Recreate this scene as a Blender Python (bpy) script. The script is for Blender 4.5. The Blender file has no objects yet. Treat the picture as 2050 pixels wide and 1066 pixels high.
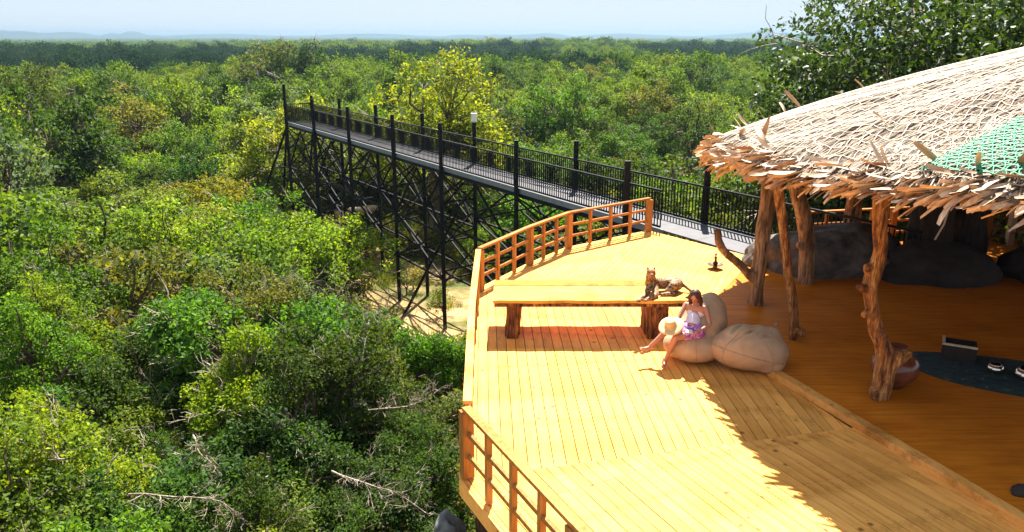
import bpy, bmesh, math, random
import numpy as np
from mathutils import Vector, Matrix, noise as mnoise
random.seed(7); rng = np.random.default_rng(7)
scene = bpy.context.scene
C = scene.collection
R = math.radians
# ------------------------------------------------------------------ camera, world, sun, exposure
cd = bpy.data.cameras.new('camera'); cam = bpy.data.objects.new('camera', cd); C.objects.link(cam)
cam.location = (0, 0, 5.6); cam.rotation_euler = (R(90 - 16.07), 0, 0)
cd.sensor_width = 36; cd.lens = 36 * 1600 / 2050.0; cd.clip_start = 0.1; cd.clip_end = 40000
scene.camera = cam
SUN = Vector((.115, .57, .81)).normalized()
w = bpy.data.worlds.new('World'); scene.world = w; w.use_nodes = True
nt = w.node_tree; nt.nodes.clear()
sky = nt.nodes.new('ShaderNodeTexSky'); sky.sky_type = 'NISHITA'; sky.sun_disc = False
sky.sun_elevation = math.asin(SUN.z); sky.sun_rotation = math.atan2(SUN.x, SUN.y)
sky.air_density = 1.0; sky.dust_density = 0.2; sky.ozone_density = 3.0
bgn = nt.nodes.new('ShaderNodeBackground'); bgn.inputs[1].default_value = 0.125
wo = nt.nodes.new('ShaderNodeOutputWorld')
tn_ = nt.nodes.new('ShaderNodeMix'); tn_.data_type = 'RGBA'; tn_.blend_type = 'MULTIPLY'; tn_.inputs[0].default_value = 1; tn_.inputs[7].default_value = (.80, .90, 1.02, 1)
gm_ = nt.nodes.new('ShaderNodeGamma'); gm_.inputs[1].default_value = .10; nt.links.new(sky.outputs[0], gm_.inputs[0])   # bright, even, hazy sky
nt.links.new(gm_.outputs[0], tn_.inputs[6]); nt.links.new(tn_.outputs[2], bgn.inputs[0]); nt.links.new(bgn.outputs[0], wo.inputs[0])
sd = bpy.data.lights.new('sun', 'SUN'); sd.energy = 2.8; sd.angle = R(0.5); sd.color = (1, .955, .87)
so = bpy.data.objects.new('sun', sd); C.objects.link(so)
so.rotation_euler = SUN.to_track_quat('Z', 'Y').to_euler(); so.location = (0, 0, 60)
vs = scene.view_settings; vs.view_transform = 'Standard'; vs.look = 'None'; vs.gamma = 1
vs.exposure = 2.72; vs.use_curve_mapping = False
cy = scene.cycles
cy.max_bounces = 8; cy.diffuse_bounces = 4; cy.glossy_bounces = 2; cy.transmission_bounces = 4
cy.transparent_max_bounces = 6; cy.volume_bounces = 0; cy.use_denoising = True
cy.sample_clamp_indirect = 4; cy.caustics_reflective = False; cy.caustics_refractive = False

# ------------------------------------------------------------------ helpers
def smooth(t):
    t = np.clip(t, 0, 1); return t * t * (3 - 2 * t)
def ground(x, y):
    x = np.asarray(x, float); y = np.asarray(y, float)
    r = np.hypot(x, y)
    g = -6.9 - 1.4 * smooth((r - 15) / 40) - 4 * smooth((r - 90) / 250) - 9 * smooth((r - 400) / 1600)
    g = g + 2.6 * smooth((x - 3) / 14) * smooth((60 - y) / 25) + .25 * np.sin(x * .31 + 1) * np.cos(y * .23)
    g = g + .9 * np.sin(x * .045 + .6) * np.cos(y * .037 + 2) * smooth((r - 30) / 60)
    g = g + 2.2 * np.sin(x * .011 + 1.3) * np.cos(y * .009) * smooth((r - 150) / 200)
    return g
def gz(x, y): return float(ground(x, y))
def link(o, parent=None, **kw):
    C.objects.link(o)
    if parent: o.parent = parent
    for k, v in kw.items(): o[k] = v
    return o
def empty(name, loc, label, cat, group=None, rz=0):
    o = bpy.data.objects.new(name, None); C.objects.link(o); o.location = loc; o.rotation_euler = (0, 0, rz)
    o.empty_display_size = .2; o['label'] = label; o['category'] = cat
    if group: o['group'] = group
    return o
def tag(o, label, cat, group=None):
    o['label'] = label; o['category'] = cat
    if group: o['group'] = group
    return o
def npmesh(name, V, F, mats=(), smooth_=False, mi=None):
    """V (n,3) array, F (m,k) array of one polygon size"""
    V = np.asarray(V, np.float32); F = np.asarray(F, np.int32)
    me = bpy.data.meshes.new(name); k = F.shape[1]
    me.vertices.add(len(V)); me.vertices.foreach_set('co', V.ravel())
    me.loops.add(F.size); me.loops.foreach_set('vertex_index', F.ravel())
    me.polygons.add(len(F)); me.polygons.foreach_set('loop_start', np.arange(0, F.size, k, dtype=np.int32))
    for m in mats: me.materials.append(m)
    if mi is not None: me.polygons.foreach_set('material_index', np.asarray(mi, np.int32))
    me.update(calc_edges=True)
    if smooth_: me.polygons.foreach_set('use_smooth', np.ones(len(F), bool))
    return me
def pymesh(name, V, F, mats=(), smooth_=False):
    me = bpy.data.meshes.new(name); me.from_pydata([tuple(v) for v in V], [], [tuple(f) for f in F])
    for m in mats: me.materials.append(m)
    me.update()
    if smooth_: me.polygons.foreach_set('use_smooth', np.ones(len(F), bool))
    return me
class MB:
    def __init__(s): s.V = []; s.F = []
    def add(s, V, F):
        n = len(s.V); s.V += [tuple(v) for v in V]; s.F += [tuple(i + n for i in f) for f in F]
    def box(s, c, size, M=None):
        M = M or Matrix.Identity(3); c = Vector(c); h = [a / 2 for a in size]
        V = [c + M @ Vector((h[0] * a, h[1] * b, h[2] * d)) for a in (-1, 1) for b in (-1, 1) for d in (-1, 1)]
        s.add(V, [(0, 1, 3, 2), (4, 6, 7, 5), (0, 4, 5, 1), (2, 3, 7, 6), (0, 2, 6, 4), (1, 5, 7, 3)])
    def bar(s, a, b, wd, ht=None, up=(0, 0, 1)):
        a = Vector(a); b = Vector(b); d = (b - a); L = d.length; d.normalize(); up = Vector(up)
        if abs(d.dot(up)) > .99: up = Vector((0, 1, 0)) if abs(d.y) < .9 else Vector((1, 0, 0))
        x = d.cross(up).normalized(); z = x.cross(d)
        M = Matrix((x, d, z)).transposed()
        s.box((a + b) / 2, (wd, L, ht or wd), M)
    def tube(s, pts, rad, n=6, cap=True):
        pts = [Vector(p) for p in pts]; m = len(pts)
        rad = rad if hasattr(rad, '__len__') else [rad] * m
        V = []; F = []; prev = None
        for i, p in enumerate(pts):
            d = (pts[min(i + 1, m - 1)] - pts[max(i - 1, 0)]).normalized()
            if prev is None:
                x = d.orthogonal().normalized()
            else:
                x = (prev - d * prev.dot(d)); x = x.normalized() if x.length > 1e-6 else d.orthogonal().normalized()
            prev = x; y = d.cross(x)
            for k in range(n):
                a = 2 * math.pi * k / n; V.append(p + (x * math.cos(a) + y * math.sin(a)) * rad[i])
        for i in range(m - 1):
            for k in range(n):
                a = i * n + k; b = i * n + (k + 1) % n; F.append((a, b, b + n, a + n))
        if cap: F.append(tuple(range(n - 1, -1, -1))); F.append(tuple(range((m - 1) * n, m * n)))
        s.add(V, F)
    def lathe(s, prof, c=(0, 0, 0), n=20, cap=True):
        V = [(c[0] + r * math.cos(2 * math.pi * k / n), c[1] + r * math.sin(2 * math.pi * k / n), c[2] + z) for r, z in prof for k in range(n)]
        F = [(i * n + k, i * n + (k + 1) % n, (i + 1) * n + (k + 1) % n, (i + 1) * n + k) for i in range(len(prof) - 1) for k in range(n)]
        if cap: F.append(tuple(range(n - 1, -1, -1))); F.append(tuple(range((len(prof) - 1) * n, len(prof) * n)))
        s.add(V, F)
    def ball(s, c, r, n=12, M=None):
        r = r if hasattr(r, '__len__') else (r, r, r); c = Vector(c); M = M or Matrix.Identity(3)
        V = []; F = []; m = n // 2
        for i in range(1, m):
            t = math.pi * i / m
            for k in range(n):
                a = 2 * math.pi * k / n
                V.append(c + M @ Vector((r[0] * math.sin(t) * math.cos(a), r[1] * math.sin(t) * math.sin(a), r[2] * math.cos(t))))
        for i in range(m - 2):
            for k in range(n):
                F.append((i * n + k, (i + 1) * n + k, (i + 1) * n + (k + 1) % n, i * n + (k + 1) % n))
        T = len(V); V.append(c + M @ Vector((0, 0, r[2]))); V.append(c + M @ Vector((0, 0, -r[2])))
        for k in range(n):
            F.append((T, k, (k + 1) % n)); F.append((T + 1, (m - 2) * n + (k + 1) % n, (m - 2) * n + k))
        s.add(V, F)
    def cap(s, a, b, ra, rb, n=12):
        a = Vector(a); b = Vector(b); s.tube([a, a.lerp(b, .5), b], [ra, (ra + rb) / 2, rb], n); s.ball(a, ra, n); s.ball(b, rb, n)
    def chain(s, pts, rads, n=12):
        for i in range(len(pts) - 1): s.cap(pts[i], pts[i + 1], rads[i], rads[i + 1], n)
    def mesh(s, name, mat, smooth_=False): return pymesh(name, s.V, s.F, [mat] if mat else [], smooth_)
    def build(s, name, mat, parent=None, smooth_=False, **kw):
        return link(bpy.data.objects.new(name, s.mesh(name, mat, smooth_)), parent, **kw)
def remesh(mb, voxel, sm=4, name='body', fac=.5):
    me = pymesh(name, mb.V, mb.F); o = bpy.data.objects.new('tmp', me); C.objects.link(o)
    m = o.modifiers.new('r', 'REMESH'); m.mode = 'VOXEL'; m.voxel_size = voxel
    if sm: q = o.modifiers.new('s', 'SMOOTH'); q.factor = fac; q.iterations = sm
    dg = bpy.context.evaluated_depsgraph_get(); dg.update()
    out = bpy.data.meshes.new_from_object(o.evaluated_get(dg)); out.name = name
    bpy.data.objects.remove(o)
    out.polygons.foreach_set('use_smooth', np.ones(len(out.polygons), bool))
    return out

# ------------------------------------------------------------------ materials
class NT:
    def __init__(s, name):
        s.m = bpy.data.materials.new(name); s.m.use_nodes = True; s.t = s.m.node_tree; s.t.nodes.clear()
        s.out = s.n('ShaderNodeOutputMaterial')
    def n(s, typ, **kw):
        x = s.t.nodes.new(typ)
        for k, v in kw.items():
            if k.startswith('i_'): x.inputs[k[2:].replace('_', ' ')].default_value = v
            else: setattr(x, k, v)
        return x
    def l(s, a, b): s.t.links.new(a, b)
    def ramp(s, fac, stops, interp='LINEAR'):
        r = s.n('ShaderNodeValToRGB'); r.color_ramp.interpolation = interp
        e = r.color_ramp.elements
        while len(e) > 1: e.remove(e[0])
        e[0].position = stops[0][0]; e[0].color = (*stops[0][1], 1)
        for p, c in stops[1:]: q = e.new(p); q.color = (*c, 1)
        s.l(fac, r.inputs[0]); return r.outputs[0]
    def mix(s, a, b, fac, typ='MIX'):
        x = s.n('ShaderNodeMix', data_type='RGBA', blend_type=typ)
        for v, i in ((fac, 0), (a, 6), (b, 7)):
            if isinstance(v, (int, float)): x.inputs[i].default_value = v
            elif isinstance(v, tuple): x.inputs[i].default_value = (*v, 1) if len(v) == 3 else v
            else: s.l(v, x.inputs[i])
        return x.outputs[2]
    def noise(s, scale, detail=4, rough=.55, vec=None, sc=None):
        if vec is None:
            vec = s.n('ShaderNodeTexCoord').outputs['Object']
        if sc:
            mp = s.n('ShaderNodeMapping'); mp.inputs['Scale'].default_value = sc; s.l(vec, mp.inputs[0]); vec = mp.outputs[0]
        x = s.n('ShaderNodeTexNoise', i_Scale=scale, i_Detail=detail, i_Roughness=rough); s.l(vec, x.inputs['Vector']); return x.outputs['Fac']
    def bump(s, h, strength=.3, dist=.02):
        b = s.n('ShaderNodeBump', i_Strength=strength, i_Distance=dist); s.l(h, b.inputs['Height']); return b.outputs[0]
    def bsdf(s, col, rough=.6, normal=None, metal=0, spec=.4):
        b = s.n('ShaderNodeBsdfPrincipled'); b.inputs['Metallic'].default_value = metal; b.inputs['Specular IOR Level'].default_value = spec
        if isinstance(rough, (int, float)): b.inputs['Roughness'].default_value = rough
        else: s.l(rough, b.inputs['Roughness'])
        if isinstance(col, tuple): b.inputs['Base Color'].default_value = (*col, 1)
        else: s.l(col, b.inputs['Base Color'])
        if normal is not None: s.l(normal, b.inputs['Normal'])
        s.l(b.outputs[0], s.out.inputs[0]); return b
def simple(name, col, rough=.6, nscale=8, var=.25, metal=0, bump=.15, spec=.4, sc=None):
    n = NT(name); f = n.noise(nscale, 5, sc=sc)
    d = tuple(c * (1 - var) for c in col); u = tuple(min(1, c * (1 + var)) for c in col)
    n.bsdf(n.ramp(f, [(.25, d), (.75, u)]), rough, n.bump(f, bump, .01), metal, spec); return n.m
def foliage(name, byobj=True, ramp=None, tr=.45, gloss=.12, rgh=.62, flat=False):
    n = NT(name); oi = n.n('ShaderNodeObjectInfo'); geo = n.n('ShaderNodeNewGeometry')
    if byobj: base = oi.outputs['Color']
    else: base = n.ramp(oi.outputs['Random'], ramp)
    f = n.noise(.9, 3)
    hue = n.ramp(f, [(.3, (.62, .8, .62)), (.5, (1, 1, 1)), (.7, (1.28, 1.16, .9))])
    c = n.mix(base, hue, 1.0, 'MULTIPLY')
    v = n.ramp(geo.outputs['Random Per Island'], [(0, (.32, .42, .32)), (.5, (.9, .9, .9)), (.93, (1.4, 1.3, 1.1)), (1, (1.6, 1.5, 1.2))])
    c = n.mix(c, v, .35 if flat else 1.0, 'MULTIPLY')
    b = n.n('ShaderNodeBsdfPrincipled', i_Roughness=rgh); b.inputs['Specular IOR Level'].default_value = gloss
    n.l(c, b.inputs['Base Color'])
    t = n.n('ShaderNodeBsdfTranslucent'); tc = n.mix(c, (1.3, 1.3, .3), 1.0, 'MULTIPLY'); n.l(tc, t.inputs[0])
    ms = n.n('ShaderNodeMixShader'); ms.inputs[0].default_value = tr
    n.l(b.outputs[0], ms.inputs[1]); n.l(t.outputs[0], ms.inputs[2]); n.l(ms.outputs[0], n.out.inputs[0])
    return n.m
M = {}
M['leaf'] = foliage('leaf_individual')
M['leaf_mass'] = foliage('leaf_mass', False, [(0, (.03, .065, .012)), (.3, (.065, .12, .016)), (.55, (.11, .18, .020)), (.85, (.18, .24, .022)), (1, (.14, .14, .035))])
M['leaf_far'] = foliage('leaf_far', False, [(0, (.04, .075, .018)), (.3, (.065, .115, .020)), (.6, (.10, .16, .024)), (.85, (.15, .20, .026)), (1, (.12, .13, .04))], .35, 0, .9, True)
M['leaf_cloud_shade'] = foliage('leaf_cloud_shade', False, [(0, (.014, .034, .018)), (.6, (.022, .05, .024)), (1, (.035, .065, .028))], .2, 0, .95, True)  # cloud shadow painted into the leaf colour of the distant belt
M['leaf_big'] = foliage('leaf_broad', True, None, .35, .25, .55)
M['grass'] = foliage('grass_blades', False, [(0, (.07, .12, .015)), (.5, (.16, .19, .03)), (1, (.30, .25, .07))])
def bark(name, a, b, c, sc=6, bump=.5):
    n = NT(name); f = n.noise(sc, 8, .65, sc=(1, 1, .18)); g = n.noise(sc * .35, 3)
    col = n.ramp(f, [(.36, a), (.5, b), (.64, c)])
    f2 = n.noise(sc * 5, 4, .6, sc=(1, 1, .12)); col = n.mix(col, n.ramp(f2, [(.38, (.42, .38, .34)), (.52, (1, 1, 1)), (.68, (1.25, 1.22, 1.15))]), 1.0, 'MULTIPLY')
    kv = n.n('ShaderNodeTexVoronoi', i_Scale=1.9); n.l(n.n('ShaderNodeTexCoord').outputs['Object'], kv.inputs['Vector']); col = n.mix(a, col, n.ramp(kv.outputs['Distance'], [(.06, (.1, .1, .1)), (.16, (1, 1, 1))]))
    col = n.mix(col, n.ramp(g, [(.4, (.7, .6, .5)), (.62, (1.15, 1.1, 1.05))]), 1.0, 'MULTIPLY')
    n.bsdf(col, .75, n.bump(f2, bump, .05)); return n.m
M['bark'] = bark('forest_bark', (.05, .035, .022), (.14, .10, .07), (.28, .22, .17))
M['deadwood'] = bark('dead_twig', (.16, .13, .10), (.34, .29, .24), (.5, .45, .39))
M['trunk_wood'] = bark('stripped_trunk', (.07, .022, .006), (.40, .17, .045), (.66, .38, .15), 9, .9)
M['trunk_smooth'] = bark('smooth_trunk', (.16, .085, .035), (.34, .20, .10), (.48, .32, .19), 5, .4)
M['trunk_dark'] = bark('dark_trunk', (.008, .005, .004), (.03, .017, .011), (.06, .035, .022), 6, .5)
M['leg_wood'] = bark('split_log', (.05, .016, .006), (.27, .10, .03), (.50, .24, .07), 10, .9)
def plankmat(name, lo, mid, hi, knots=True, dirs=(6, .5, 6), rough=.5):
    n = NT(name); oi = n.n('ShaderNodeObjectInfo'); tc = n.n('ShaderNodeTexCoord')
    add = n.n('ShaderNodeVectorMath', operation='ADD'); n.l(tc.outputs['Object'], add.inputs[0])
    ml = n.n('ShaderNodeVectorMath', operation='SCALE'); ml.inputs[0].default_value = (31, 17, 5); n.l(oi.outputs['Random'], ml.inputs['Scale'])
    n.l(ml.outputs[0], add.inputs[1])
    f = n.noise(3.0, 6, .6, add.outputs[0], dirs)
    col = n.ramp(f, [(.3, lo), (.5, mid), (.72, hi)])
    tint = n.ramp(oi.outputs['Random'], [(0, (.82, .80, .76)), (.5, (1, 1, 1)), (1, (1.1, 1.07, 1.0))])
    col = n.mix(col, tint, 1.0, 'MULTIPLY')
    st = n.noise(.8, 4, .6); col = n.mix(col, n.ramp(st, [(.35, (.82, .74, .64)), (.6, (1.05, 1.03, 1))]), 1.0, 'MULTIPLY')
    if knots:
        vo = n.n('ShaderNodeTexVoronoi', i_Scale=2.6); n.l(add.outputs[0], vo.inputs['Vector'])
        col = n.mix((.25, .10, .03), col, n.ramp(vo.outputs['Distance'], [(.05, (0, 0, 0)), (.13, (1, 1, 1))]))
    if knots:
        sp_ = n.n('ShaderNodeTexVoronoi', i_Scale=7.0); n.l(add.outputs[0], sp_.inputs['Vector'])
        col = n.mix((.12, .06, .03), col, n.ramp(sp_.outputs['Distance'], [(.04, (.25, .25, .25)), (.085, (1, 1, 1))]))
        dr = n.noise(1.6, 6, .7); col = n.mix(col, n.ramp(dr, [(.34, (.62, .60, .56)), (.46, (1, 1, 1))]), 1.0, 'MULTIPLY')
    n.bsdf(col, rough, n.bump(f, .12, .01), 0, .05); return n.m
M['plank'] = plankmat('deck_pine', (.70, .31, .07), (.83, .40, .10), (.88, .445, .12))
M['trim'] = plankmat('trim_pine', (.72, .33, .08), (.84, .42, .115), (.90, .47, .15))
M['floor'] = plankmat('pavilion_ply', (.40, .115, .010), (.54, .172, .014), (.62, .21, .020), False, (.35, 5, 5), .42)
M['rail'] = plankmat('varnished_rail', (.28, .115, .032), (.41, .19, .058), (.50, .25, .085), False, (5, 5, .7))
M['table'] = plankmat('table_slab', (.56, .28, .05), (.70, .40, .09), (.78, .47, .12), True, (.6, 6, 6))
M['table_orange'] = plankmat('table_slab_orange', (.50, .15, .02), (.62, .21, .035), (.68, .26, .05), True, (.6, 6, 6))
M['steel'] = simple('black_painted_steel', (.008, .008, .010), .6, 5, .3, 0, .05, .15)
M['steel_dark_brown'] = simple('weathered_black_steel', (.010, .008, .008), .7, 9, .5, 0, .1, .1)
M['grating'] = simple('grey_walkway_board', (.075, .070, .078), .7, 3, .25)
M['beam'] = simple('grey_steel_edge_beam', (.17, .18, .20), .5, 3, .2)
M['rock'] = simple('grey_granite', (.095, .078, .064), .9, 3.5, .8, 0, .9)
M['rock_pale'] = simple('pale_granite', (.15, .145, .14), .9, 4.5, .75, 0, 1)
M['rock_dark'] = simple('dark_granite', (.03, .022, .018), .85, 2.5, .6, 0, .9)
M['bag'] = None
n = NT('beige_canvas'); f = n.noise(260, 2); g = n.noise(3, 4); n.bsdf(n.ramp(g, [(.3, (.42, .265, .155)), (.7, (.50, .33, .20))]), .85, n.bump(f, .25, .004), 0, .2); M['bag'] = n.m
M['seam'] = simple('beige_piping', (.36, .22, .13), .8, 30)
M['skin'] = simple('skin', (.46, .20, .115), .5, 6, .08, 0, .03)
M['hair'] = simple('brown_hair', (.055, .020, .010), .45, 20, .6, 0, .5, sc=(1, 1, .2))
M['top_cloth'] = simple('white_lilac_cloth', (.72, .64, .78), .8, 12, .1)
n = NT('purple_print'); f = n.noise(16, 2); n.bsdf(n.ramp(f, [(.44, (.30, .07, .32)), (.5, (.62, .40, .66)), (.56, (.42, .12, .40))], 'CONSTANT'), .8); M['skirt_cloth'] = n.m
M['straw'] = simple('straw', (.66, .46, .23), .8, 60, .2, 0, .4)
M['white'] = simple('white_paint', (.78, .78, .76), .5, 5, .05)
M['brass_dark'] = simple('dark_bronze', (.10, .05, .025), .4, 10, .4, .7)
M['clay'] = simple('glazed_clay', (.16, .05, .028), .16, 6, .4, 0, .05, .6)
M['silver'] = simple('polished_silver', (.75, .70, .60), .15, 5, .1, 1, .02)
M['pale_wood'] = simple('pale_wood_rim', (.62, .47, .30), .5, 8, .15)
M['black_box'] = simple('dark_box_wood', (.02, .012, .009), .5, 8, .4)
n = NT('shag_rug'); f = n.noise(7, 5, .7); n.bsdf(n.ramp(f, [(.36, (.008, .020, .030)), (.5, (.026, .050, .055)), (.57, (.016, .036, .020)), (.66, (.12, .15, .16))]), .95); M['rug'] = n.m
# leopard coat: orange with dark rosettes
n = NT('leopard_coat'); tc = n.n('ShaderNodeTexCoord'); nz = n.n('ShaderNodeTexNoise', i_Scale=20.0); n.l(tc.outputs['Object'], nz.inputs['Vector'])
vm = n.n('ShaderNodeVectorMath', operation='SCALE'); vm.inputs['Scale'].default_value = .03; n.l(nz.outputs['Color'], vm.inputs[0])
va = n.n('ShaderNodeVectorMath', operation='ADD'); n.l(tc.outputs['Object'], va.inputs[0]); n.l(vm.outputs[0], va.inputs[1])
vo = n.n('ShaderNodeTexVoronoi', i_Scale=24.0); n.l(va.outputs[0], vo.inputs['Vector'])
sp = n.ramp(vo.outputs['Distance'], [(0, (.28, .12, .04)), (.2, (.02, .012, .008)), (.44, (.36, .19, .08))], 'CONSTANT')
n.bsdf(sp, .7); M['leopard'] = n.m
M['leopard_face'] = simple('leopard_face_fur', (.40, .16, .06), .7, 30, .4)
# thatch, rope, dry leaves
n = NT('thatch_straw'); geo = n.n('ShaderNodeNewGeometry'); f = n.noise(1.2, 4)
c = n.ramp(geo.outputs['Random Per Island'], [(0, (.06, .040, .025)), (.3, (.20, .14, .095)), (.7, (.38, .295, .215)), (1, (.50, .42, .33))])
c = n.mix(c, n.ramp(f, [(.35, (.68, .58, .5)), (.6, (1.1, 1.06, 1.02))]), 1.0, 'MULTIPLY'); n.bsdf(c, .8); M['straw_roof'] = n.m
n = NT('dry_palm_leaf'); oi = n.n('ShaderNodeObjectInfo'); f = n.noise(14, 4, sc=(1, .12, 1))
c = n.ramp(oi.outputs['Random'], [(0, (.40, .22, .11)), (.35, (.56, .37, .23)), (.7, (.64, .45, .30)), (1, (.72, .58, .43))])
c = n.mix(c, n.ramp(f, [(.3, (.6, .5, .42)), (.6, (1.1, 1.05, 1))]), 1.0, 'MULTIPLY'); n.bsdf(c, .6, n.bump(f, .5, .006)); M['dry_leaf'] = n.m
n = NT('dry_palm_leaf_mass'); geo = n.n('ShaderNodeNewGeometry'); f = n.noise(14, 4)
c = n.ramp(geo.outputs['Random Per Island'], [(0, (.34, .19, .10)), (.4, (.55, .37, .23)), (1, (.70, .55, .40))]); c = n.mix(c, n.ramp(f, [(.3, (.6, .5, .42)), (.6, (1.1, 1.05, 1))]), 1.0, 'MULTIPLY'); n.bsdf(c, .6); M['dry_leaf_mass'] = n.m
M['thatch_base'] = simple('thatch_underlayer', (.13, .085, .055), .9, 14, .6, 0, .8)
M['rope'] = simple('cream_rope', (.66, .57, .46), .8, 30, .15)
M['green_net'] = simple('green_netting', (.02, .26, .12), .6, 20, .3)
n = NT('sandy_ground'); f = n.noise(.35, 8, .6); g = n.noise(4, 6, .7)
c = n.ramp(f, [(.36, (.065, .085, .022)), (.46, (.17, .14, .055)), (.56, (.38, .25, .12)), (.7, (.50, .36, .20))])
c = n.mix(c, n.ramp(g, [(.3, (.6, .58, .5)), (.7, (1.2, 1.15, 1.1))]), 1.0, 'MULTIPLY')
ge = n.n('ShaderNodeNewGeometry'); ln = n.n('ShaderNodeVectorMath', operation='LENGTH'); n.l(ge.outputs['Position'], ln.inputs[0])
mr = n.n('ShaderNodeMapRange'); mr.inputs[1].default_value = 70; mr.inputs[2].default_value = 140; n.l(ln.outputs['Value'], mr.inputs[0])
c = n.mix(c, (.035, .055, .018), mr.outputs[0]); n.bsdf(c, .95, n.bump(g, .5, .05), 0, .1); M['ground'] = n.m
n = NT('distant_hill'); f = n.noise(.004, 6, .7); n.bsdf(n.ramp(f, [(.35, (.02, .035, .02)), (.65, (.06, .07, .035))]), .95, None, 0, 0); M['hill'] = n.m

# ------------------------------------------------------------------ ground, hills
def make_ground():
    rs = np.concatenate([np.linspace(0, 60, 61), 60 * (12000 / 60.) ** (np.linspace(0, 1, 90)[1:])])
    th = np.linspace(0, 2 * np.pi, 181)[:-1]
    rr, tt = np.meshgrid(rs[1:], th, indexing='ij')
    X = (rr * np.sin(tt)).ravel(); Y = (rr * np.cos(tt)).ravel(); Z = ground(X, Y)
    nt_ = len(th); nr = len(rs) - 1
    i = np.arange(nr - 1)[:, None]; k = np.arange(nt_)[None]
    a = i * nt_ + k; b = i * nt_ + (k + 1) % nt_
    F = np.stack([a, a + nt_, b + nt_, b], -1).reshape(-1, 4)
    F2 = np.stack([np.arange(nt_), np.arange(nt_), (np.arange(nt_) + 1) % nt_], -1)
    V = np.stack([X, Y, Z], 1); V = np.vstack([V, [[0, 0, gz(0, 0)]]])
    me = npmesh('ground', V, F, [M['ground']], True)
    o = link(bpy.data.objects.new('ground', me), kind='structure')
    mb = MB(); mb.add([V[-1]] + [V[j] for j in range(nt_)], [(0, 1 + (j + 1) % nt_, 1 + j) for j in range(nt_)])
    o2 = mb.build('ground', M['ground'], kind='structure')
make_ground()
def hill(cx, cy_, wd, dp, h, seed):
    nx, ny = 60, 14
    V = []; base = gz(cx, cy_) - 4
    for j in range(ny + 1):
        for i in range(nx + 1):
            u = i / nx * 2 - 1; v = j / ny * 2 - 1
            e = max(0, 1 - abs(u) ** 2.2) * max(0, 1 - v * v)
            z = h * 1.45 * e * (.55 + .45 * mnoise.noise((u * 3.1 + seed, v * 1.3, seed))) + h * .12 * mnoise.noise((u * 22 + seed, v * 5, 1.)) * e
            V.append((cx + u * wd, cy_ + v * dp, base + max(0, z)))
    F = [(j * (nx + 1) + i, j * (nx + 1) + i + 1, (j + 1) * (nx + 1) + i + 1, (j + 1) * (nx + 1) + i) for j in range(ny) for i in range(nx)]
    link(bpy.data.objects.new('hills', pymesh('hills', V, F, [M['hill']], True)), kind='structure')
hill(-4300, 6800, 1000, 500, 105, 1.2); hill(-3350, 7200, 420, 350, 60, 4.1)
hill(-1900, 7600, 2400, 600, 46, 8.3); hill(100, 7300, 900, 500, 66, 3.7); hill(1900, 7600, 2200, 600, 52, 5.9)
hill(2150, 7000, 300, 250, 78, 6.6); hill(3200, 6800, 700, 350, 84, 9.1); hill(5200, 7000, 1600, 500, 60, 2.9)
# ------------------------------------------------------------------ timber viewing deck
def unit(a, b): v = Vector((b[0] - a[0], b[1] - a[1])); return v.normalized()
def clip(poly, nx, ny, c):     # keep nx*x+ny*y <= c
    out = []
    for i in range(len(poly)):
        p = poly[i]; q = poly[(i + 1) % len(poly)]
        dp = nx * p[0] + ny * p[1] - c; dq = nx * q[0] + ny * q[1] - c
        if dp <= 0: out.append(p)
        if (dp < 0 < dq) or (dq < 0 < dp):
            t = dp / (dp - dq); out.append((p[0] + t * (q[0] - p[0]), p[1] + t * (q[1] - p[1])))
    return out
def slab_mesh(name, poly, z1, z0, mat, shrink=0):
    n = len(poly); V = [(x, y, z1) for x, y in poly] + [(x, y, z0) for x, y in poly]
    F = [tuple(range(n)), tuple(range(2 * n - 1, n - 1, -1))] + [(i, i + n, (i + 1) % n + n, (i + 1) % n) for i in range(n)]
    me = pymesh(name, V, F, [mat])
    bm = bmesh.new(); bm.from_mesh(me); bmesh.ops.recalc_face_normals(bm, faces=bm.faces); bm.to_mesh(me); bm.free()
    return me
LC, NC = (-.83, 17.45), (-.66, 9.33)                      # corners of the left side
EDGE = [LC, (.36, 19.6), (1.49, 21.3), (4.08, 23.3)]      # curved far side
WALK = (6.42, 20.2)                                       # where deck, walkway and floor meet
PF = [(8.9, 0.4), (4.44, 12.6), (4.02, 13.9), (4.45, 16.6), (6.42, 20.2)]   # edge of pavilion floor
deck = empty('viewing_deck', (0, 0, 0), 'sunlit timber viewing deck of long bent yellow planks above the forest', 'deck')
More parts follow.
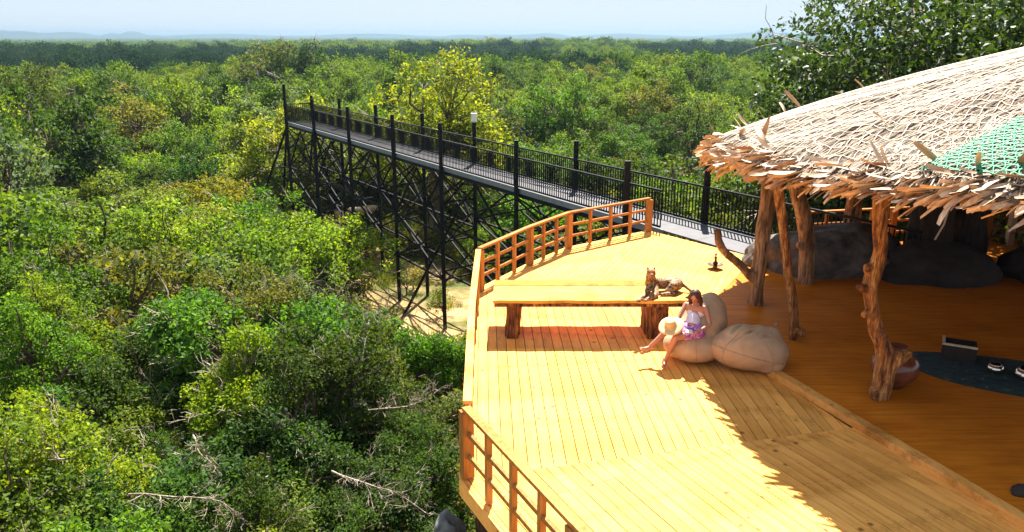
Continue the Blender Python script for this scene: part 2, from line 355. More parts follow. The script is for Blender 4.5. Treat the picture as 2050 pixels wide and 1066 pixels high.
def laid(poly, dirv, wd, off, maxlen, gap=.012, zj=.004):
    d = Vector(dirv).normalized(); nn = Vector((d.y, -d.x))
    s = [nn.x * x + nn.y * y for x, y in poly]; lo = math.floor((min(s) - off) / wd) * wd + off
    k = lo
    while k < max(s):
        p = clip(clip(poly, nn.x, nn.y, k + wd - gap / 2), -nn.x, -nn.y, -(k + gap / 2)); k += wd
        if len(p) < 3: continue
        t = [d.x * x + d.y * y for x, y in p]; ln = max(t) - min(t)
        if ln < .15: continue
        cuts = [min(t)]; c0 = math.ceil(min(t) / maxlen) * maxlen
        while c0 < max(t) - .4:
            if c0 > min(t) + .4: cuts.append(c0)
            c0 += maxlen
        cuts.append(max(t) + 1e-3)
        for a, b in zip(cuts[:-1], cuts[1:]):
            q = clip(clip(p, d.x, d.y, b - .003), -d.x, -d.y, -(a + .003))
            if len(q) < 3: continue
            cx = sum(v[0] for v in q) / len(q); cyy = sum(v[1] for v in q) / len(q)
            z = random.uniform(-zj, 0)
            # plank frame: y axis runs along the board
            ang = math.atan2(-d.x, d.y); ca, sa = math.cos(-ang), math.sin(-ang)
            ql = [((x - cx) * ca - (y - cyy) * sa, (x - cx) * sa + (y - cyy) * ca) for x, y in q]
            o = link(bpy.data.objects.new('plank', slab_mesh('plank', ql, z, -.04, M['plank'])), deck)
            o.location = (cx, cyy, 0); o.rotation_euler = (0, 0, ang)
mit_n = (LC[0] + 12, LC[1] - 12 * math.tan(R(15)))
mit_s = (NC[0] + 12, NC[1] + 12 * math.tan(R(14)))
def cutline(poly, a, b, side):   # keep side (+1 left of a->b)
    d = unit(a, b); nx, ny = d.y * side, -d.x * side
    return clip(poly, nx, ny, nx * a[0] + ny * a[1])
def left_of_floor(poly, segs):
    for a, b in segs: poly = cutline(poly, a, b, 1)
    return poly
mid = [LC, NC, mit_s, mit_n]
# mid section, in two convex pieces along the pavilion floor edge
m1 = cutline(cutline(mid, PF[1], PF[2], 1), PF[0], PF[1], 1)
m1 = clip(m1, 0, 1, 13.9)
m2 = clip(cutline(mid, PF[2], PF[3], 1), 0, -1, -13.9)
m2 = clip(m2, 1, 0, 7)
laid(m1, (-.034, 1), .176, .02, 40); laid(m2, (-.034, 1), .176, .02, 40)
near = [NC, (3.9, -.02), (9.0, -.02), mit_s]
near = cutline(near, PF[0], PF[1], 1)
laid(near, (-.44, .9), .176, .05, 3.9)
far = EDGE + [WALK, PF[3], mit_n]
far = [LC] + EDGE[1:] + [WALK, (4.45, 16.6), (3.98, 16.16)]
laid(far, (.42, 1), .15, .03, 60, .009, .002)
# underside, fascia boards, joists and supporting posts
outer = [(3.9, -.02)] + [NC, LC] + EDGE[1:] + [WALK]
link(bpy.data.objects.new('underlay', slab_mesh('underlay', [NC, LC] + EDGE[1:] + [WALK, (9.1, .0), (3.9, -.02)], -.046, -.07, M['trunk_dark'])), deck)
for a, b in zip(outer[:-2], outer[1:-1]):
    mb = MB(); d = unit(a, b); nx, ny = (-d.y * .02, d.x * .02)
    mb.bar((a[0] + nx, a[1] + ny, -.12), (b[0] + nx, b[1] + ny, -.12), .035, .22); mb.build('fascia_board', M['trim'], deck)
for x, y in [(-.4, 9.6), (-.5, 13.2), (-.6, 17.2), (.5, 19.2), (1.6, 20.9), (3.9, 22.7), (.8, 7.2), (2.2, 4.6), (2.5, 12), (2.5, 17)]:
    mb = MB(); mb.bar((x, y, -.07), (x, y, gz(x, y) - .2), .2); mb.build('support_post', M['trunk_dark'], deck)
for y in np.arange(2, 22, 1.7):
    x0 = -.5 if y > 9.5 else -.5 + (9.5 - y) * .48
    if y > 17.5: x0 = -.4 + (y - 17.5) * .62
    mb = MB(); mb.bar((x0, y, -.15), (5, y, -.15), .06, .14); mb.build('joist', M['trunk_dark'], deck)

# raised pavilion floor with its kerb board
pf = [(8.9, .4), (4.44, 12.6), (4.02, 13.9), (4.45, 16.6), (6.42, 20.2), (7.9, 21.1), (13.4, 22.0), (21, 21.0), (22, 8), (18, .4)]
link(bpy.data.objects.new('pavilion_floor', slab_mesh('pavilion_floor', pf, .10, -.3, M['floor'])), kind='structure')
fl = bpy.data.objects['pavilion_floor']
for a, b in [((8.9, .4), (4.44, 12.6)), ((4.44, 12.6), (4.02, 13.9))]:
    d = unit(a, b); L = (Vector(b) - Vector(a)).length; k = max(1, round(L / 2.4))
    for i in range(k):
        p = Vector(a).lerp(Vector(b), i / k); q = Vector(a).lerp(Vector(b), (i + 1) / k) - Vector(d) * .006
        off = Vector((d.y, -d.x)) * .055
        mb = MB(); mb.bar((p.x + off.x, p.y + off.y, .055), (q.x + off.x, q.y + off.y, .055), .16, .115 + .004 * (i % 2)); mb.build('kerb_plank', M['trim'], fl)

# ------------------------------------------------------------------ railings
def railing(pts, thick, nmid, label, base=0, h=1.0, first=True, last=True, double_top=False):
    r = empty('wooden_railing', (pts[0][0], pts[0][1], base), label, 'railing')
    def loc(p, z): return (p[0] - pts[0][0], p[1] - pts[0][1], z)
    for i in range(len(pts) - 1):
        a, b = pts[i], pts[i + 1]; L = (Vector(b) - Vector(a)).length; d = unit(a, b)
        mb = MB(); mb.bar(loc(a, h), loc(b, h), .12, .05); mb.build('top_rail', M['trim'] if double_top else M['rail'], r)
        for zz in (.34, .66):
            mb = MB(); mb.bar(loc(a, zz), loc(b, zz), .04, .065); mb.build('mid_rail', M['rail'], r)
        k = nmid[i]
        ang = math.atan2(-d.x, d.y)
        for j in range(k + 1 + (1 if i == len(pts) - 2 and last else 0)):
            if i == 0 and j == 0 and not first: continue
            p = Vector(a).lerp(Vector(b), j / (k + 1)); th = (j == 0 or j == k + 1) and thick
            s = .15 if th else .075
            mb = MB(); mb.box(loc(p, (h - .028) / 2 + .0), (s, s, h - .056), Matrix.Rotation(ang, 3, 'Z')); mb.build('post', M['rail'], r)
    return r
ins = lambda p, dx, dy: (p[0] + dx, p[1] + dy)
railing([ins(LC, .10, -.06), ins(EDGE[1], .09, -.07), ins(EDGE[2], .06, -.10), ins(EDGE[3], -.02, -.12)], True, [2, 2, 3], 'curved varnished railing along the far edge of the deck beside the walkway')
railing([ins(LC, .08, -.2), (.0 - .71, 13.4), ins(NC, .08, .2)], False, [4, 4], 'straight pale railing along the left side of the deck, seen end on', double_top=True, last=False)
railing([ins(NC, .07, .04), (.62, 6.85), (1.9, 4.3), (3.2, 1.7)], True, [3, 3, 3], 'orange railing at the near corner of the deck, closest to the camera')
railing([(7.75, 20.75), (10.4, 21.3), (13.1, 21.75)], True, [3, 3], 'low wooden railing behind the boulders at the back of the pavilion', .10)
railing([(13.3, 21.75), (16.5, 21.3), (20.5, 20.8)], True, [2, 2], 'wooden railing at the far right behind the pavilion in sunlight', .10)

# ------------------------------------------------------------------ elevated steel walkway
A = Vector((6.42, 20.2)); B = Vector((-15.15, 54.5)); WL = (B - A).length; wd_ = (B - A).normalized()
wn = Vector((-wd_.y, wd_.x)) * -1      # towards the far side (right / back)
if wn.y < 0: wn = -wn
WW = 1.62
def wp(s, t, z): p = A + wd_ * s + wn * t; return Vector((p.x, p.y, z))
walk = empty('elevated_walkway', (0, 0, 0), 'long black steel walkway on tall braced legs reaching out over the forest', 'walkway')
SX0 = -3.4
k = 0; s = SX0
while s < WL - .01:
    e = min(s + 1.9, WL); mb = MB(); mb.add([wp(s + .006, .06, -.004), wp(e - .006, .06, -.004), wp(e - .006, WW - .06, -.004), wp(s + .006, WW - .06, -.004), wp(s + .006, .06, -.05), wp(e - .006, .06, -.05), wp(e - .006, WW - .06, -.05), wp(s + .006, WW - .06, -.05)],
        [(3, 2, 1, 0), (4, 5, 6, 7), (0, 1, 5, 4), (1, 2, 6, 5), (2, 3, 7, 6), (3, 0, 4, 7)])
    mb.build('floor_panel', M['grating'], walk); s = e
for t in (.03, WW - .03):
    mb = MB(); mb.bar(wp(SX0 if t > 1 else 3.6, t, -.075), wp(WL, t, -.075), .055, .19); mb.build('edge_beam', M['beam'], walk)
    mb = MB(); mb.bar(wp(SX0 if t > 1 else 3.6, t + (.05 if t < 1 else -.05), -.27), wp(WL, t + (.05 if t < 1 else -.05), -.27), .06, .14); mb.build('girder', M['steel'], walk)
for i in range(18):
    s = 2 + i * (WL - 2.2) / 17; mb = MB(); mb.bar(wp(s, .06, -.14), wp(s, WW - .06, -.14), .07, .12); mb.build('cross_beam', M['steel'], walk)
near_s = [5.2, 11.6, 17.8, 22.9, 28.9, 34.8, WL - .1]       # leg pairs along the walkway
far_s = [3.6, 10.3, 18.0, 23.3, 29.3, 35.1, WL - .1]
H_RAIL = 1.18
def rail_side(t, s0, s1, panels):
    for z, nm in ((H_RAIL, 'top_rail'), (.09, 'bottom_rail'), (H_RAIL - .16, 'upper_rail')):
        if nm == 'upper_rail' and True: continue
        mb = MB(); mb.bar(wp(s0, t, z), wp(s1, t, z), .05, .06); mb.build(nm, M['steel'], walk)
rail_side(.03, 3.75, WL, None); rail_side(WW - .03, SX0, WL, None); 
mb = MB(); mb.bar(wp(WL, .03, H_RAIL), wp(WL, WW - .03, H_RAIL), .05, .06); mb.build('end_rail', M['steel'], walk)
# balusters: the 300 nearest are single parts, the remainder one joined part
bal = []
for t, s0 in ((.03, 3.75), (WW - .03, SX0)):
    s = s0
    while s < WL: bal.append(wp(s, t, .6)); s += .135
for i in range(12): bal.append(wp(WL, .03 + i * .135, .6))
bal.sort(key=lambda p: p.y)
bm_ = MB(); bm_.box((0, 0, 0), (.028, .028, 1.06), Matrix.Rotation(math.atan2(-wd_.x, wd_.y), 3, 'Z')); bme = bm_.mesh('baluster', M['steel'])
for p in bal[:298]:
    o = link(bpy.data.objects.new('baluster', bme), walk); o.location = p
mb = MB()
for p in bal[298:]: mb.box(p, (.028, .028, 1.06), Matrix.Rotation(math.atan2(-wd_.x, wd_.y), 3, 'Z'))
mb.build('baluster_row', M['steel'], walk, kind='stuff')
def leg(s, t, top, toe=0, w_=.17):
    a = wp(s, t, top); b = wp(s, t + toe, 0); g = gz(b.x, b.y) - .3; b.z = g
    mb = MB(); mb.bar(a, b, w_, w_); mb.build('leg', M['steel'], walk); return a, b
tops = [1.95, 1.85, 1.95, 1.9, 1.85, 1.9, 2.5]
for i, s in enumerate(near_s): leg(s, -.10, tops[i] if i else 1.9)
for i, s in enumerate(far_s): leg(s, WW + .10, 1.85 if i != 6 else 1.7)
def brace(a, b, w_=.075): mb = MB(); mb.bar(a, b, w_, w_); mb.build('brace', M['steel_dark_brown'], walk)
def strut(a, b, w_=.085): mb = MB(); mb.bar(a, b, w_, w_); mb.build('strut', M['steel_dark_brown'], walk)
for t, ss in ((-.10, near_s), (WW + .10, far_s)):
    for a, b in zip(ss[:-1], ss[1:]):
        m = (a + b) / 2; gm = gz(*wp(m, t, 0).xy)
        if b < 8 and t > 0: pass
        # K braces under the deck, struts and X braces lower down
        l1 = -2.6 if a < 14 else -3.0; l2 = l1 - 2.2
        brace(wp(a, t, l1), wp(m, t, -.35)); brace(wp(b, t, l1), wp(m, t, -.35)); strut(wp(a, t, l1), wp(b, t, l1))
        brace(wp(a, t, -.35), wp(b, t, l1), .06); brace(wp(b, t, -.35), wp(a, t, l1), .06)
        if a > 4:
            strut(wp(a, t, l2), wp(b, t, l2)); brace(wp(a, t, l1), wp(b, t, l2)); brace(wp(b, t, l1), wp(a, t, l2))
for i, (a, b) in enumerate(zip(near_s, far_s)):
    for z in (-1.6, -3.4, -5.2): strut(wp(a, -.10, z), wp(b, WW + .10, z), .07)
    for z in (-.3, -2.1, -3.9): brace(wp(a, -.10, z), wp(b, WW + .10, z - 1.5), .06); brace(wp(b, WW + .10, z), wp(a, -.10, z - 1.5), .06)
# raking legs splayed out at the far end
for t in (-.1, WW + .1):
    for ds, dt in ((3.2, 0), (2.3, -2.6 if t < 0 else 2.6)):
        b = wp(WL + ds, t + dt, 0); b.z = gz(b.x, b.y) - .2; brace(wp(WL - .1, t, -.3), b, .12)
        strut(wp(WL - .1, t, -3), wp(WL - .1, t, -.3).lerp(b, .36), .07)
        strut(wp(WL - .1, t, -5), wp(WL - .1, t, -.3).lerp(b, .62), .07)
for s, t in ((13, -2.4), (18.9, -2.2)):
    b = wp(s, t, 0); b.z = gz(b.x, b.y) - .2; brace(wp(s - 2.5, -.1, -1.8), b, .11)
p = wp(18.0, WW + .10, 2.06)
mb = MB(); mb.box(p, (.24, .18, .34)); mb.box(p + Vector((0, 0, .185)), (.27, .21, .03)); mb.box(p - Vector((0, 0, .27)), (.1, .1, .14))
tag(mb.build('lamp_box', M['white']), 'white box lamp on top of a black walkway post', 'lamp')

# ------------------------------------------------------------------ pavilion roof
RC = np.array([11.5, 14.3])
EV = [(4.16, 17.3, 3.38), (3.85, 15.2, 3.48), (3.91, 13.1, 3.6), (4.3, 11.2, 3.72), (5, 9.75, 3.8), (5.9, 8.75, 3.88), (8, 7.0, 4), (12, 5.8, 4), (17, 7.5, 3.8), (20, 13, 3.6), (18.5, 19.5, 3.5), (14.5, 21.9, 3.4), (10.5, 22.0, 3.35), (7.3, 21.0, 3.33), (5.2, 19.3, 3.33)]
ea = np.array([math.atan2(y - RC[1], x - RC[0]) for x, y, z in EV]); er = np.array([math.hypot(x - RC[0], y - RC[1]) for x, y, z in EV]); ez = np.array([z for x, y, z in EV])
o_ = np.argsort(ea); ea, er, ez = ea[o_], er[o_], ez[o_]
ea3 = np.concatenate([ea - 2 * np.pi, ea, ea + 2 * np.pi]); er3 = np.tile(er, 3); ez3 = np.tile(ez, 3)
def eave(th):
    th = (np.asarray(th) + np.pi) % (2 * np.pi) - np.pi
    ks = np.linspace(-.12, .12, 5)
    return np.mean([np.interp(th + k, ea3, er3) for k in ks], 0), np.mean([np.interp(th + k, ea3, ez3) for k in ks], 0)
APEX = 5.85
def roof(th, rho, lift=0.):
    re, ze = eave(th); rho = np.asarray(rho)
    z = ze + (APEX - ze) * (1 - np.abs(rho) ** 1.25) - .10 * smooth((rho - .93) / .09) + .035 * np.sin(th * 13 + rho * 9) * np.minimum(1, rho * 2)
    return np.stack([RC[0] + re * rho * np.cos(th), RC[1] + re * rho * np.sin(th), z + lift], -1)
rf = empty('thatched_roof', (0, 0, 0), 'wide thatched pavilion roof covered by cream rope netting with ragged palm-leaf eaves', 'roof')
nth, nrh = 140, 30
def dome(lift, r1, flip=False):
    th = np.linspace(0, 2 * np.pi, nth + 1)[:-1]; rh = np.linspace(.02, r1, nrh)
    T, Q = np.meshgrid(th, rh, indexing='ij'); V = roof(T.ravel(), Q.ravel(), lift)
    i = np.arange(nth)[:, None]; j = np.arange(nrh - 1)[None]
    a = i * nrh + j; b = ((i + 1) % nth) * nrh + j
    F = np.stack([a, a + 1, b + 1, b], -1).reshape(-1, 4)
    return V, F
V1, F1 = dome(0, 1.0); V2, F2 = dome(-.17, .985)
i = np.arange(nth); a = i * nrh + nrh - 1; b = ((i + 1) % nth) * nrh + nrh - 1
F3 = np.stack([a, a + len(V1), b + len(V1), b], -1); hub = np.stack([i * nrh, i * nrh, i * nrh, i * nrh], -1)
mb = MB(); mb.V = [tuple(v) for v in V1] + [tuple(v) for v in V2]; mb.F = [tuple(f) for f in F1] + [tuple(f[::-1] + len(V1)) for f in F2] + [tuple(f) for f in F3]
mb.F.append(tuple(int(k) * nrh for k in range(nth)))
mb.build('thatch', M['thatch_base'], rf, True)
# straw strips over the slope
def strips():
    N = 38000
    th = rng.uniform(-np.pi, np.pi, N); th[:30000] = rng.uniform(math.pi * .62, math.pi * 1.5, 30000)
    rho = np.sqrt(rng.uniform(.02, 1, N)); L = rng.uniform(.25, .6, N); wd = rng.uniform(.012, .036, N)
    re, _ = eave(th); yaw = rng.normal(0, .32, N)
    out = []
    base = roof(th, rho, 0.0) + np.stack([np.zeros(N)] * 2 + [rng.uniform(.004, .04, N)], 1)
    p2 = roof(th + np.sin(yaw) * L / (re * rho + .3), np.maximum(.01, rho - np.cos(yaw) * L / re), 0.0)
    p2[:, 2] += rng.uniform(.01, .06, N)
    d = p2 - base; d /= np.linalg.norm(d, axis=1)[:, None]
    side = np.cross(d, np.stack([rng.normal(0, .35, N), rng.normal(0, .35, N), np.ones(N)], 1)); side /= np.linalg.norm(side, axis=1)[:, None]
    side *= wd[:, None] / 2
    m = (base + p2) / 2; m[:, 2] += .012
    V = np.stack([base - side, base + side, m - side, m + side, p2 - side * .4, p2 + side * .4], 1).reshape(-1, 3)
    k = np.arange(N)[:, None] * 6
    F = np.concatenate([k + np.array([[0, 1, 3, 2]]), k + np.array([[2, 3, 5, 4]])])
    link(bpy.data.objects.new('straw', npmesh('straw', V, F, [M['straw_roof']])), rf, kind='stuff')
strips()
def ribbon_net(lines, r, name, mat):
    VV = []; FF = []; n = 0
    for P in lines:
        P = np.asarray(P); m = len(P)
        if m < 2: continue
        d = np.gradient(P, axis=0); d /= np.linalg.norm(d, axis=1)[:, None] + 1e-9
        s = np.cross(d, [0, 0, 1.]); s /= np.linalg.norm(s, axis=1)[:, None] + 1e-9; u = np.cross(s, d)
        V = np.concatenate([P + s * r, P + u * r, P - s * r], 0); VV.append(V)
        i = np.arange(m - 1)[:, None]
        for a_, b_ in ((0, m), (m, 2 * m), (2 * m, 0)):
            FF.append(n + np.concatenate([i + a_, i + 1 + a_, i + 1 + b_, i + b_], 1))
        n += len(V)
    link(bpy.data.objects.new(name, npmesh(name, np.concatenate(VV), np.concatenate(FF), [mat])), rf, kind='stuff')
T0, T1 = math.pi * .60, math.pi * 1.52
lines = []
for k in range(34):                                   # along the eave
    rh = .965 - k * .031; th = np.arange(T0, T1, .02)
    if rh < .05: break
    lines.append(roof(th, rh + .006 * np.sin(th * 40 + k) + .004 * np.sin(th * 97 + 2 * k), .055))
nr_ = 135
for k in range(nr_):                                  # up the slope, slightly wavy
    th0 = T0 + (T1 - T0) * k / nr_; rh = np.linspace(.975, .3 if k % 2 else .08, 60)
    lines.append(roof(th0 + .012 * np.sin(rh * 60 + k * 1.3) + .03 * np.sin(rh * 7), rh, .058))
ribbon_net(lines, .008, 'rope_net', M['rope'])
GP = [(5.15, 10.1), (6.9, 11.0), (9.5, 9.8), (9.5, 7.2), (8.2, 7.2), (5.8, 9.2)]
def inpoly(x, y, P):
    c = False
    for i in range(len(P)):
        a, b = P[i], P[i - 1]
        if (a[1] > y) != (b[1] > y) and x < (b[0] - a[0]) * (y - a[1]) / (b[1] - a[1]) + a[0]: c = not c
    return c
lines = []
def cutrun(P):
    run = []
    for p in P:
        if inpoly(p[0], p[1], GP): run.append(p)
        else:
            if len(run) > 1: lines.append(run)
            run = []
    if len(run) > 1: lines.append(run)
for k in range(70):
    th = np.arange(math.pi * 1.05, math.pi * 1.5, .008); cutrun(roof(th, .985 - k * .0078 + .0035 * np.sin(th * 130 + k * 3), .085))
for k in range(150):
    rh = np.linspace(.99, .45, 160); cutrun(roof(math.pi * 1.05 + k * .0095 + .003 * np.sin(rh * 170 + k * 3), rh, .087))
ribbon_net(lines, .012, 'green_netting', M['green_net'])
# eave leaves: curled dry palm strips hanging out and down
def leafmesh(i):
    r = random.Random(i); n = 5; L = r.uniform(.34, .58); w0 = r.uniform(.05, .095); cur = r.uniform(-.5, .9); tw = r.uniform(-1.2, 1.2)
    V = []; p = Vector((0, 0, 0)); ang = 0
    for k in range(n + 1):
        t = k / n; wv = w0 * (1 - .45 * t ** 5) * (.75 + .5 * min(1, t * 4)) / 1.2; a = tw * t
        sx = Vector((math.cos(a), 0, math.sin(a))) * wv / 2
        V += [p - sx, p + Vector((0, 0, -.14 * wv)), p + sx]
        ang = cur * t; p = p + Vector((0, math.cos(ang), -math.sin(ang))) * L / n
    F = [(3 * k + j, 3 * k + 3 + j, 3 * k + 4 + j, 3 * k + 1 + j) for k in range(n) for j in (0, 1)]
    return V, F
LM = [leafmesh(i) for i in range(14)]; LMe = [pymesh('leaf', V, F, [M['dry_leaf']], True) for V, F in LM]
def leafpose(th, rho, pitch, skew, roll, lift, sc):
    p = roof(np.array(th), np.array(rho), lift); out = Vector((math.cos(th), math.sin(th), 0)); tan = Vector((-out.y, out.x, 0))
    d = (out * math.cos(skew) + tan * math.sin(skew)); d = (d * math.cos(pitch) + Vector((0, 0, -math.sin(pitch)))).normalized()
    x = d.cross(Vector((0, 0, 1))).normalized(); z = x.cross(d); Mx = Matrix((x, d, z)).transposed() @ Matrix.Rotation(roll, 3, 'Y')
    return Matrix.Translation(Vector(p)) @ Mx.to_4x4() @ Matrix.Scale(sc, 4)
poses = []
def visible_th(): return random.uniform(math.pi * .86, math.pi * 1.36)
for row, (rho, n_, pit) in enumerate([(.982, 112, .42), (.972, 92, .25), (.955, 60, .05)]):
    for k in range(n_):
        th = math.pi * (.84 + .53 * (k + random.random()) / n_)
        poses.append((leafpose(th, rho + random.uniform(-.008, .008), pit + random.uniform(-.25, .3), -.75 + random.uniform(-.35, .35), random.uniform(-.6, .6), .0 + .02 * row, random.uniform(.7, 1.1)), random.randrange(14)))
for k in range(22):            # strays that stick up from the thatch edge
    th = math.pi * (.80 + .58 * random.random())
    poses.append((leafpose(th, random.uniform(.90, .97), -random.uniform(.2, 1.1), random.uniform(-1.6, 1.6), random.uniform(-1, 1), .03, random.uniform(.7, 1.2)), random.randrange(14)))
for th, rho in ((2.45, .8), (2.5, .83), (2.3, .66), (2.35, .7), (2.6, .86), (3.5, .8)):
    poses.append((leafpose(th, rho, -random.uniform(.5, 1.0), random.uniform(-1.5, 1.5), random.uniform(-1, 1), .03, random.uniform(.8, 1.3)), random.randrange(14)))
for Mx, i in poses[:296]:
    o = link(bpy.data.objects.new('leaf', LMe[i]), rf); o.matrix_world = Mx
mb = MB()
for th in np.concatenate([np.arange(0, 2 * math.pi, .014), np.arange(math.pi * .82, math.pi * 1.45, .0020)]):
    Mx = leafpose(th, .968 + random.uniform(-.028, .022), .28 + random.uniform(-.3, .4), -.75 + random.uniform(-.35, .35), random.uniform(-.8, .8), -.02 + random.uniform(-.10, .03), random.uniform(.6, 1.0)); V, F = LM[random.randrange(14)]
    mb.add([Mx @ v for v in V], F)
mb.build('leaf_fringe', M['dry_leaf_mass'], rf, kind='stuff')
mb = MB()                     # ring beam and rafters under the thatch
for k in range(20):
    th = k * math.pi / 10; a = roof(np.array(th), np.array(.93), -.36); b = roof(np.array(th), np.array(.05), -.36)
    m1_ = roof(np.array(th), np.array(.6), -.36); mb2 = MB(); mb2.tube([a, m1_, b], [.05, .06, .06], 8); mb2.build('rafter', M['trunk_dark'], rf, True)

# ------------------------------------------------------------------ tree-trunk posts
def wobble(mb_, amp, fr, seed):
    V = []
    for v in mb_.V:
        p = Vector(v); q = mnoise.noise_vector(Vector((p.x * fr + seed, p.y * fr, p.z * fr * .45)))
        V.append(p + q * amp)
    mb_.V = V
def roofz(x, y):
    th = math.atan2(y - RC[1], x - RC[0]); re, _ = eave(th); return float(roof(np.array(th), np.array(min(1., math.hypot(x - RC[0], y - RC[1]) / re)))[2])
def trunk(name, label, limbs, mat, vox=.022, amp=.035, fr=4, seed=1, cat='post'):
    mb_ = MB()
    for pts, rad in limbs:
        # resample with catmull-like linear subdivision
        P = []; Q = []
        for i in range(len(pts) - 1):
            for k in range(4): t = k / 4; P.append(Vector(pts[i]).lerp(Vector(pts[i + 1]), t)); Q.append(rad[i] * (1 - t) + rad[i + 1] * t)
        P.append(Vector(pts[-1])); Q.append(rad[-1])
        for _ in range(2): P = [P[0]] + [(P[i - 1] + P[i] * 2 + P[i + 1]) / 4 for i in range(1, len(P) - 1)] + [P[-1]]
        mb_.tube(P, Q, 20)
        if len(limbs) > 1: mb_.ball(P[0], Q[0] * .98, 14)
    me = remesh(mb_, vox, 2, name)
    co = np.empty(len(me.vertices) * 3, np.float32); me.vertices.foreach_get('co', co); co = co.reshape(-1, 3)
    for i_ in range(len(co)):
        p = Vector(co[i_]); q = mnoise.noise_vector(Vector((p.x * fr + seed, p.y * fr, p.z * fr * .35))); q2 = mnoise.noise_vector(Vector((p.x * 14 + seed, p.y * 14, p.z * 3)))
        co[i_] = p + q * amp + q2 * amp * .35
    me.vertices.foreach_set('co', co.ravel()); me.materials.append(mat); me.update()
    o = link(bpy.data.objects.new(name, me)); return tag(o, label, cat)
trunk('trunk_post', 'smooth thick trunk post with one forked limb stub, nearest the oil lamp', [
    ([(5.2, 16.2, .08), (5.2, 16.2, .5), (5.22, 16.2, 1.1), (5.27, 16.2, 2.2), (5.25, 16.15, 3.85)], [.18, .155, .165, .155, .14]),
    ([(5.2, 16.2, .60), (5.0, 16.15, .78), (4.7, 16.1, 1.05), (4.42, 16.05, 1.28), (4.27, 16.0, 1.5), (4.22, 16.0, 1.78)], [.12, .10, .085, .075, .07, .055])], M['trunk_smooth'], seed=1)
trunk('trunk_post', 'slim leaning trunk post with a knobbly foot behind the empty bean bag', [
    ([(5.30, 14.1, .08), (5.28, 14.1, .45), (5.2, 14.1, .9), (5.05, 14.1, 1.6), (4.95, 14.1, 2.2), (4.75, 14.1, 2.9), (4.66, 14.1, 3.85)], [.095, .09, .085, .085, .09, .085, .085]),
    ([(5.30, 14.08, .25), (5.42, 14.0, .28), (5.48, 13.97, .24)], [.11, .09, .07])], M['trunk_wood'], seed=5)
trunk('trunk_post', 'grey-brown trunk post with a side knot in front of the big boulder', [
    ([(6.8, 17.7, .08), (6.78, 17.7, .6), (6.72, 17.7, 1.3), (6.45, 17.7, 2.1), (6.25, 17.7, 2.8), (6.2, 17.7, 3.9)], [.19, .18, .17, .17, .18, .17]),
    ([(6.74, 17.7, .95), (6.55, 17.6, 1.0), (6.47, 17.58, 1.04)], [.11, .08, .05]), ([(6.45, 17.7, 2.0), (6.62, 17.7, 2.35), (6.68, 17.7, 2.65)], [.1, .075, .05])], M['trunk_smooth'], seed=9)
trunk('trunk_post', 'dark reddish trunk post standing behind the large boulder by the back railing', [
    ([(8.75, 20.0, .08), (8.72, 20, 1.2), (8.7, 19.95, 2.4), (8.66, 19.9, 3.9)], [.22, .21, .20, .2])], M['trunk_wood'], seed=12)
trunk('trunk_post', 'gnarled golden trunk post with knots and a twisted foot beside the clay pot', [
    ([(5.82, 11.6, .08), (5.86, 11.6, .4), (5.84, 11.6, .8), (5.62, 11.6, 1.25), (5.5, 11.6, 1.6), (5.42, 11.6, 1.95), (5.56, 11.6, 2.4), (5.44, 11.6, 3.0), (5.40, 11.6, 4.0)], [.15, .14, .155, .105, .10, .115, .115, .125, .125]),
    ([(5.82, 11.6, .25), (5.70, 11.5, .12), (5.66, 11.48, .09)], [.13, .11, .08]),
    ([(5.86, 11.6, .62), (6.05, 11.55, .82), (6.14, 11.53, .86), (6.2, 11.5, .84)], [.13, .10, .07, .05]),
    ([(5.42, 11.6, 1.85), (5.27, 11.5, 1.96), (5.22, 11.48, 1.98)], [.08, .055, .04]), ([(5.5, 11.6, 1.5), (5.36, 11.5, 1.5)], [.08, .045]), ([(5.42, 11.6, 2.2), (5.34, 11.5, 2.3)], [.1, .06])], M['trunk_wood'], .018, .045, 5, 20)
trunk('trunk_post', 'thin leaning dark trunk post just behind the gnarled golden one', [
    ([(8.85, 19.0, .08), (8.8, 18.6, 1.5), (8.9, 18.3, 3.2), (8.95, 18.3, 4.5)], [.14, .12, .11, .11])], M['trunk_wood'], seed=31)
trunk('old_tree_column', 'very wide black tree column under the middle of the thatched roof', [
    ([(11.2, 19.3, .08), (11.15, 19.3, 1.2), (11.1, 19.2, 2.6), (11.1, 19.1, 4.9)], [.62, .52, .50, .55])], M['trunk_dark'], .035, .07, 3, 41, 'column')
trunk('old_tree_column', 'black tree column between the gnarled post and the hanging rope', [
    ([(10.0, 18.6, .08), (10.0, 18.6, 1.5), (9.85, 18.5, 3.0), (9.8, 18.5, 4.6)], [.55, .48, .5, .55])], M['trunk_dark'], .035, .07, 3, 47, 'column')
mb = MB(); mb.tube([(10.05, 17.6, 4.4), (10.0, 17.6, 3.0), (9.75, 17.6, 1.5), (9.6, 17.6, 1.15)], .022, 6); tag(mb.build('hanging_rope', M['rope'], None, True), 'pale rope hanging slantwise from the roof beside the black column', 'rope')
mb = MB(); mb.bar((13.6, 21.2, .1), (13.6, 21.2, 3.2), .16); tag(mb.build('square_post', M['pale_wood']), 'pale square timber post at the back right under the thatch', 'post')

